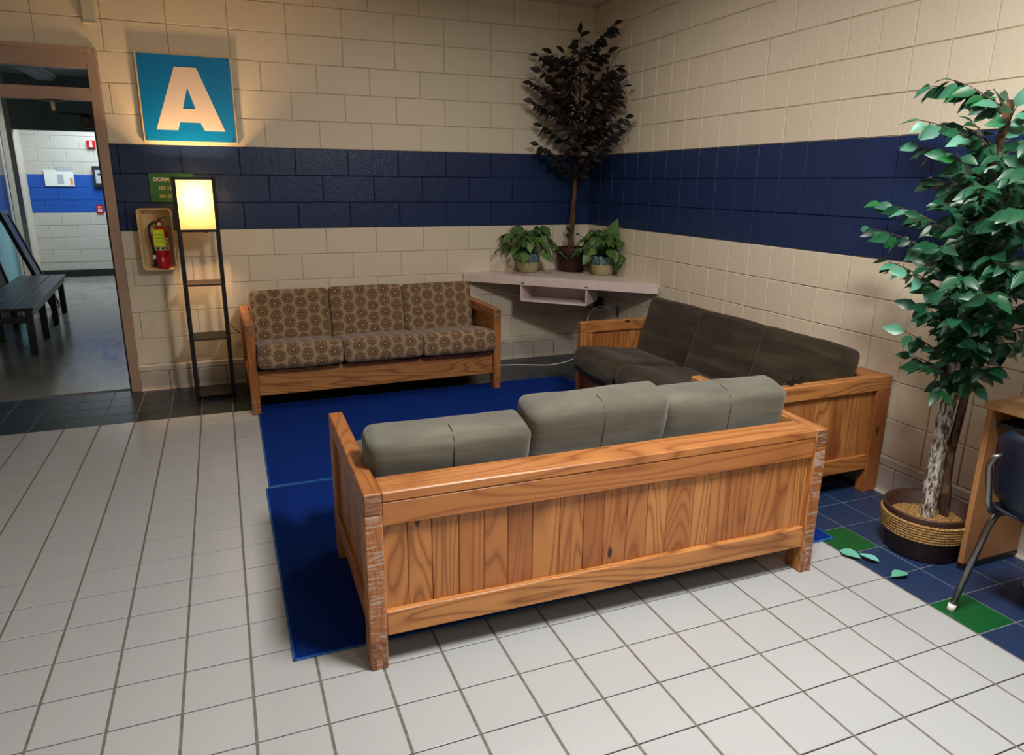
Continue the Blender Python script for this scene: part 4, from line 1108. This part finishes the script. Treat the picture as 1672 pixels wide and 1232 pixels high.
# -- green ficus by the desk
gt = empty('potted_ficus', (-0.36, -3.985, 0)); tag(gt, 'tall green artificial ficus in a rope trimmed pot beside the desk', 'potted plant')
lathe('pot', [(0, 0), (0.140, 0), (0.148, 0.01), (0.166, 0.115), (0.170, 0.12), (0.178, 0.20), (0.180, 0.212), (0.176, 0.218), (0.166, 0.214), (0.158, 0.15), (0, 0.15)], M_POTD, gt, 40)
for k in range(7):
    bm = bmesh.new(); n = 160; r_ = 0.169 + 0.0016 * k; z = 0.108 + 0.0122 * k
    pts = [(r_ * math.cos(2 * PI * i / n), r_ * math.sin(2 * PI * i / n), z) for i in range(n + 1)]
    add_tube(bm, pts, [0.0068 + 0.0018 * math.sin(i * 2.4 + k) for i in range(n + 1)], 6, False); obj('rope_coil', bm, M_ROPE, gt, True)
bm = bmesh.new(); n = 22
bmesh.ops.create_grid(bm, x_segments=n, y_segments=n, size=0.158)
bmesh.ops.delete(bm, geom=[v for v in bm.verts if v.co.length > 0.160], context='VERTS')
for v in bm.verts: v.co.z = 0.178 + noise.noise(v.co * 28) * 0.012 + noise.noise(v.co * 90) * 0.006 - 1.0 * v.co.length ** 2
o = obj('moss_filling', bm, M_STRAW, gt, True)
tg_ = [(-0.02, -0.02, 0.16), (0.0, -0.0, 0.5), (0.02, 0.0, 0.8), (-0.03, -0.02, 1.05), (-0.06, -0.04, 1.3), (-0.05, -0.05, 1.6), (-0.06, -0.08, 1.9)]
bumpy_trunk('trunk', tg_[:4], 0.032, 0.027, M_BARK_L, gt, 1, 12, 0.12, 40)
bumpy_trunk('upper_trunk', tg_[3:], 0.027, 0.013, M_BARK_D, gt, 2, 12, 0.15, 24)
bumpy_trunk('trunk', [(0.06, -0.04, 0.16), (0.055, -0.02, 0.45), (0.06, -0.03, 0.75), (0.0, -0.02, 1.05), (-0.04, -0.03, 1.3)], 0.020, 0.014, M_BARK_D, gt, 9, 10, 0.12)
def trunk_gt(tip):
    z = max(0.80, min(1.85, tip.z - 0.12 - 0.1 * math.hypot(tip.x, tip.y)))
    for a, b in zip(tg_, tg_[1:]):
        if a[2] <= z <= b[2]: return Vector(a).lerp(Vector(b), (z - a[2]) / (b[2] - a[2]))
    return Vector(tg_[-1])
RT = [(-0.35, -3.648, 1.997), (-0.4, -3.768, 2.009), (-0.3, -3.903, 1.96), (-0.45, -4.113, 1.878), (-0.5, -3.752, 1.849), (-0.45, -3.699, 1.758), (-0.4, -3.519, 1.516), (-0.45, -3.536, 1.403), (-0.4, -3.606, 1.262), (-0.6, -3.887, 1.247), (-0.5, -3.874, 1.1), (-0.5, -3.835, 0.988), (-0.45, -3.853, 0.879), (-0.55, -3.971, 0.875), (-0.5, -4.035, 0.769), (-0.4, -4.136, 0.8), (-0.35, -4.196, 0.974), (-0.5, -4.303, 1.169), (-0.35, -4.271, 1.6), (-0.4, -4.402, 1.395), (-0.4, -4.218, 1.81), (-0.4, -4.367, 1.174), (-0.5, -4.391, 1.051), (-0.65, -4.036, 1.53), (-0.7, -4.09, 1.703), (-0.75, -4.238, 1.597), (-0.7, -4.308, 1.497), (-0.7, -4.078, 1.376), (-0.75, -4.23, 1.282), (-0.75, -4.351, 1.233), (-0.7, -4.2, 1.118), (-0.35, -3.844, 1.167), (-0.6, -4.24, 1.027), (-0.65, -4.234, 1.7), (-0.5, -3.993, 1.821), (-0.7, -4.36, 1.337), (-0.75, -4.416, 1.521), (-0.3, -3.691, 1.623), (-0.25, -3.697, 1.851), (-0.55, -4.137, 1.377), (-0.5, -3.885, 1.28), (-0.45, -3.947, 1.032), (-0.25, -3.842, 1.524), (-0.3, -4.029, 1.782), (-0.7, -4.377, 1.656), (-0.7, -4.462, 1.328), (-0.3, -3.893, 0.931), (-0.5, -4.237, 0.923), (-0.6, -3.901, 1.479), (-0.62, -4.30, 1.75), (-0.6, -4.38, 1.60), (-0.62, -4.40, 1.45), (-0.6, -4.36, 1.28), (-0.66, -4.28, 1.36), (-0.58, -4.30, 1.12), (-0.35, -4.38, 1.72), (-0.3, -4.40, 1.5), (-0.3, -4.42, 1.28), (-0.68, -4.15, 1.45), (-0.66, -4.12, 1.22), (-0.6, -4.0, 1.12), (-0.62, -4.0, 1.36), (-0.6, -4.02, 1.62), (-0.52, -4.12, 1.02), (-0.3, -4.35, 1.1)]
lg = leaf_mesh(0.55, 0.28, 0.22); lg.materials.append(M_LEAF_G)
grow(gt, trunk_gt, RT, lg, M_LEAF_G, 0.080, lambda p: p.x < -0.02 and p.z > 0.72, 300, random.Random(9), M_TWIG, per=20, start=0.12, sag=0.45, face=(-0.6, -0.7, 0.8))

# fallen leaves
lf2 = leaf_mesh(0.62, 0.22, 0.05); lf2.materials.append(M_LEAF_F)
for (x, y, a, lab, s) in ((-0.735, -3.88, 195, 'fallen mint green leaf on the white tile edge beside the green tile', 0.085), (-0.655, -4.02, 20, 'fallen mint green leaf, middle of three, on the blue tile', 0.08), (-0.62, -4.125, 95, 'fallen pale aqua leaf on the grout line nearest the chair leg', 0.082)):
    o = link('fallen_leaf', lf2, None, (x, y, 0.012), (R(4), R(6), R(a))); o.scale = (s * 1.15,) * 3; tag(o, lab, 'leaf', 'fallen leaves')

# ------------------------------------------------------------------ desk
dk = empty('desk', (-0.175, -4.75, 0)); tag(dk, 'light oak laminate desk against the right wall beside the green ficus', 'desk')
box('desk_top', (-0.195, -0.60, 0.724), (0.165, 0.60, 0.75), M_OAKT, dk, 0.002)
box('side_panel', (-0.192, 0.562, 0.03), (0.160, 0.585, 0.724), M_OAK, dk, 0.001)
box('side_panel', (-0.192, -0.585, 0.03), (0.160, -0.562, 0.724), M_OAK, dk, 0.001)
box('panel_foot', (-0.188, 0.560, 0.0), (0.160, 0.587, 0.03), M_RUBBER, dk); box('panel_foot', (-0.188, -0.587, 0.0), (0.160, -0.560, 0.03), M_RUBBER, dk)
box('modesty_panel', (0.11, -0.562, 0.30), (0.125, 0.562, 0.724), M_OAK, dk, 0.001)
box('keyboard_tray', (-0.165, -0.556, 0.655), (0.08, 0.556, 0.672), M_RUBBER, dk, 0.002)
tw = empty('computer_tower', (-0.13, -4.60, 0)); tag(tw, 'dark box standing on the floor under the oak desk', 'computer')
box('case', (-0.11, -0.20, 0.012), (0.10, 0.10, 0.36), M_RUBBER, tw, 0.006); box('front_panel', (-0.118, -0.195, 0.016), (-0.11, 0.095, 0.355), M_BLACK, tw, 0.003)
for sy in (-0.18, 0.08): box('foot', (-0.10, sy - 0.01, 0.0), (0.09, sy + 0.01, 0.012), M_RUBBER, tw)

# ------------------------------------------------------------------ chair
ch = empty('school_chair', (-0.46, -4.58, 0)); tag(ch, 'navy plastic school chair with chrome legs tucked at the desk', 'chair')
def sheet(name, grid, th, mat, parent):
    bm = bmesh.new(); n, m_ = len(grid), len(grid[0])
    vs = [[bm.verts.new(p) for p in row] for row in grid]
    for i in range(n - 1):
        for j in range(m_ - 1): bm.faces.new((vs[i][j], vs[i + 1][j], vs[i + 1][j + 1], vs[i][j + 1]))
    bmesh.ops.recalc_face_normals(bm, faces=bm.faces); bmesh.ops.solidify(bm, geom=list(bm.faces), thickness=th)
    bmesh.ops.recalc_face_normals(bm, faces=bm.faces); return obj(name, bm, mat, parent, True)
g = []
for i in range(13):
    t = -1 + 2 * i / 12; row = []
    for j in range(9):
        u = j / 8; z = 0.44 + u * 0.31; wv = 0.205 * (1 - 0.12 * (2 * u - 1) ** 4 - (0.12 if j in (0, 8) else 0))
        row.append((-0.165 - 0.05 * u + 0.055 * (t * t) , t * wv, z))
    g.append(row)
sheet('backrest', g, 0.008, M_NAVYP, ch)
g = []
for i in range(11):
    t = -1 + 2 * i / 10; row = []
    for j in range(9):
        u = j / 8; row.append((-0.15 + u * 0.38, t * 0.20 * (1 - (0.1 if j in (0, 8) else 0)), 0.435 + 0.012 * t * t - 0.02 * math.sin(PI * u) - (0.03 * u ** 4)))
    g.append(row)
sheet('seat', g, 0.008, M_NAVYP, ch)
for s in (-1, 1):
    tube('back_upright', [(-0.10, s * 0.165, 0.415), (-0.165, s * 0.165, 0.43), (-0.190, s * 0.165, 0.47), (-0.225, s * 0.165, 0.62), (-0.222, s * 0.155, 0.655), (-0.20, s * 0.14, 0.665)], 0.0115, M_CHROME, ch, 10)
    lg_ = tube('leg', [(0.05, s * 0.17, 0.405), (-0.06, s * 0.175, 0.405), (-0.105, s * 0.18, 0.395), (-0.13, s * 0.185, 0.35), (-0.222, s * 0.20, 0.02)], 0.0125, M_CHROME, ch, 10)
    tube('leg_tip', [(-0.220, s * 0.1995, 0.028), (-0.228, s * 0.2005, 0.0)], 0.0145, M_WHITE, lg_, 10)
    lg_ = tube('leg', [(-0.02, s * 0.17, 0.395), (0.12, s * 0.175, 0.395), (0.165, s * 0.18, 0.38), (0.19, s * 0.185, 0.33), (0.22, s * 0.20, 0.02)], 0.0125, M_CHROME, ch, 10)
    tube('leg_tip', [(0.2195, s * 0.1995, 0.028), (0.222, s * 0.2005, 0.0)], 0.0145, M_WHITE, lg_, 10)

# ceiling troffers (out of the picture, they carry the room's light, the last an added fill)
for (x, y), lab in zip([l[:2] for l in LIGHTS], ('ceiling light panel above the near sofa', 'ceiling light panel at the front of the lounge', 'ceiling light panel above the tiled walkway', 'added fill light panel above the blue rugs')):
    t = empty('ceiling_and_fill_frame', (x, y, CEIL)); tag(t, lab, 'ceiling light', 'lounge ceiling lights')
    for lo, hi in (((-.3, -.6), (.3, -.58)), ((-.3, .58), (.3, .6)), ((-.3, -.58), (-.28, .58)), ((.28, -.58), (.3, .58))):
        box('frame', (lo[0], lo[1], -0.06), (hi[0], hi[1], 0.0), M_WHITE, t)
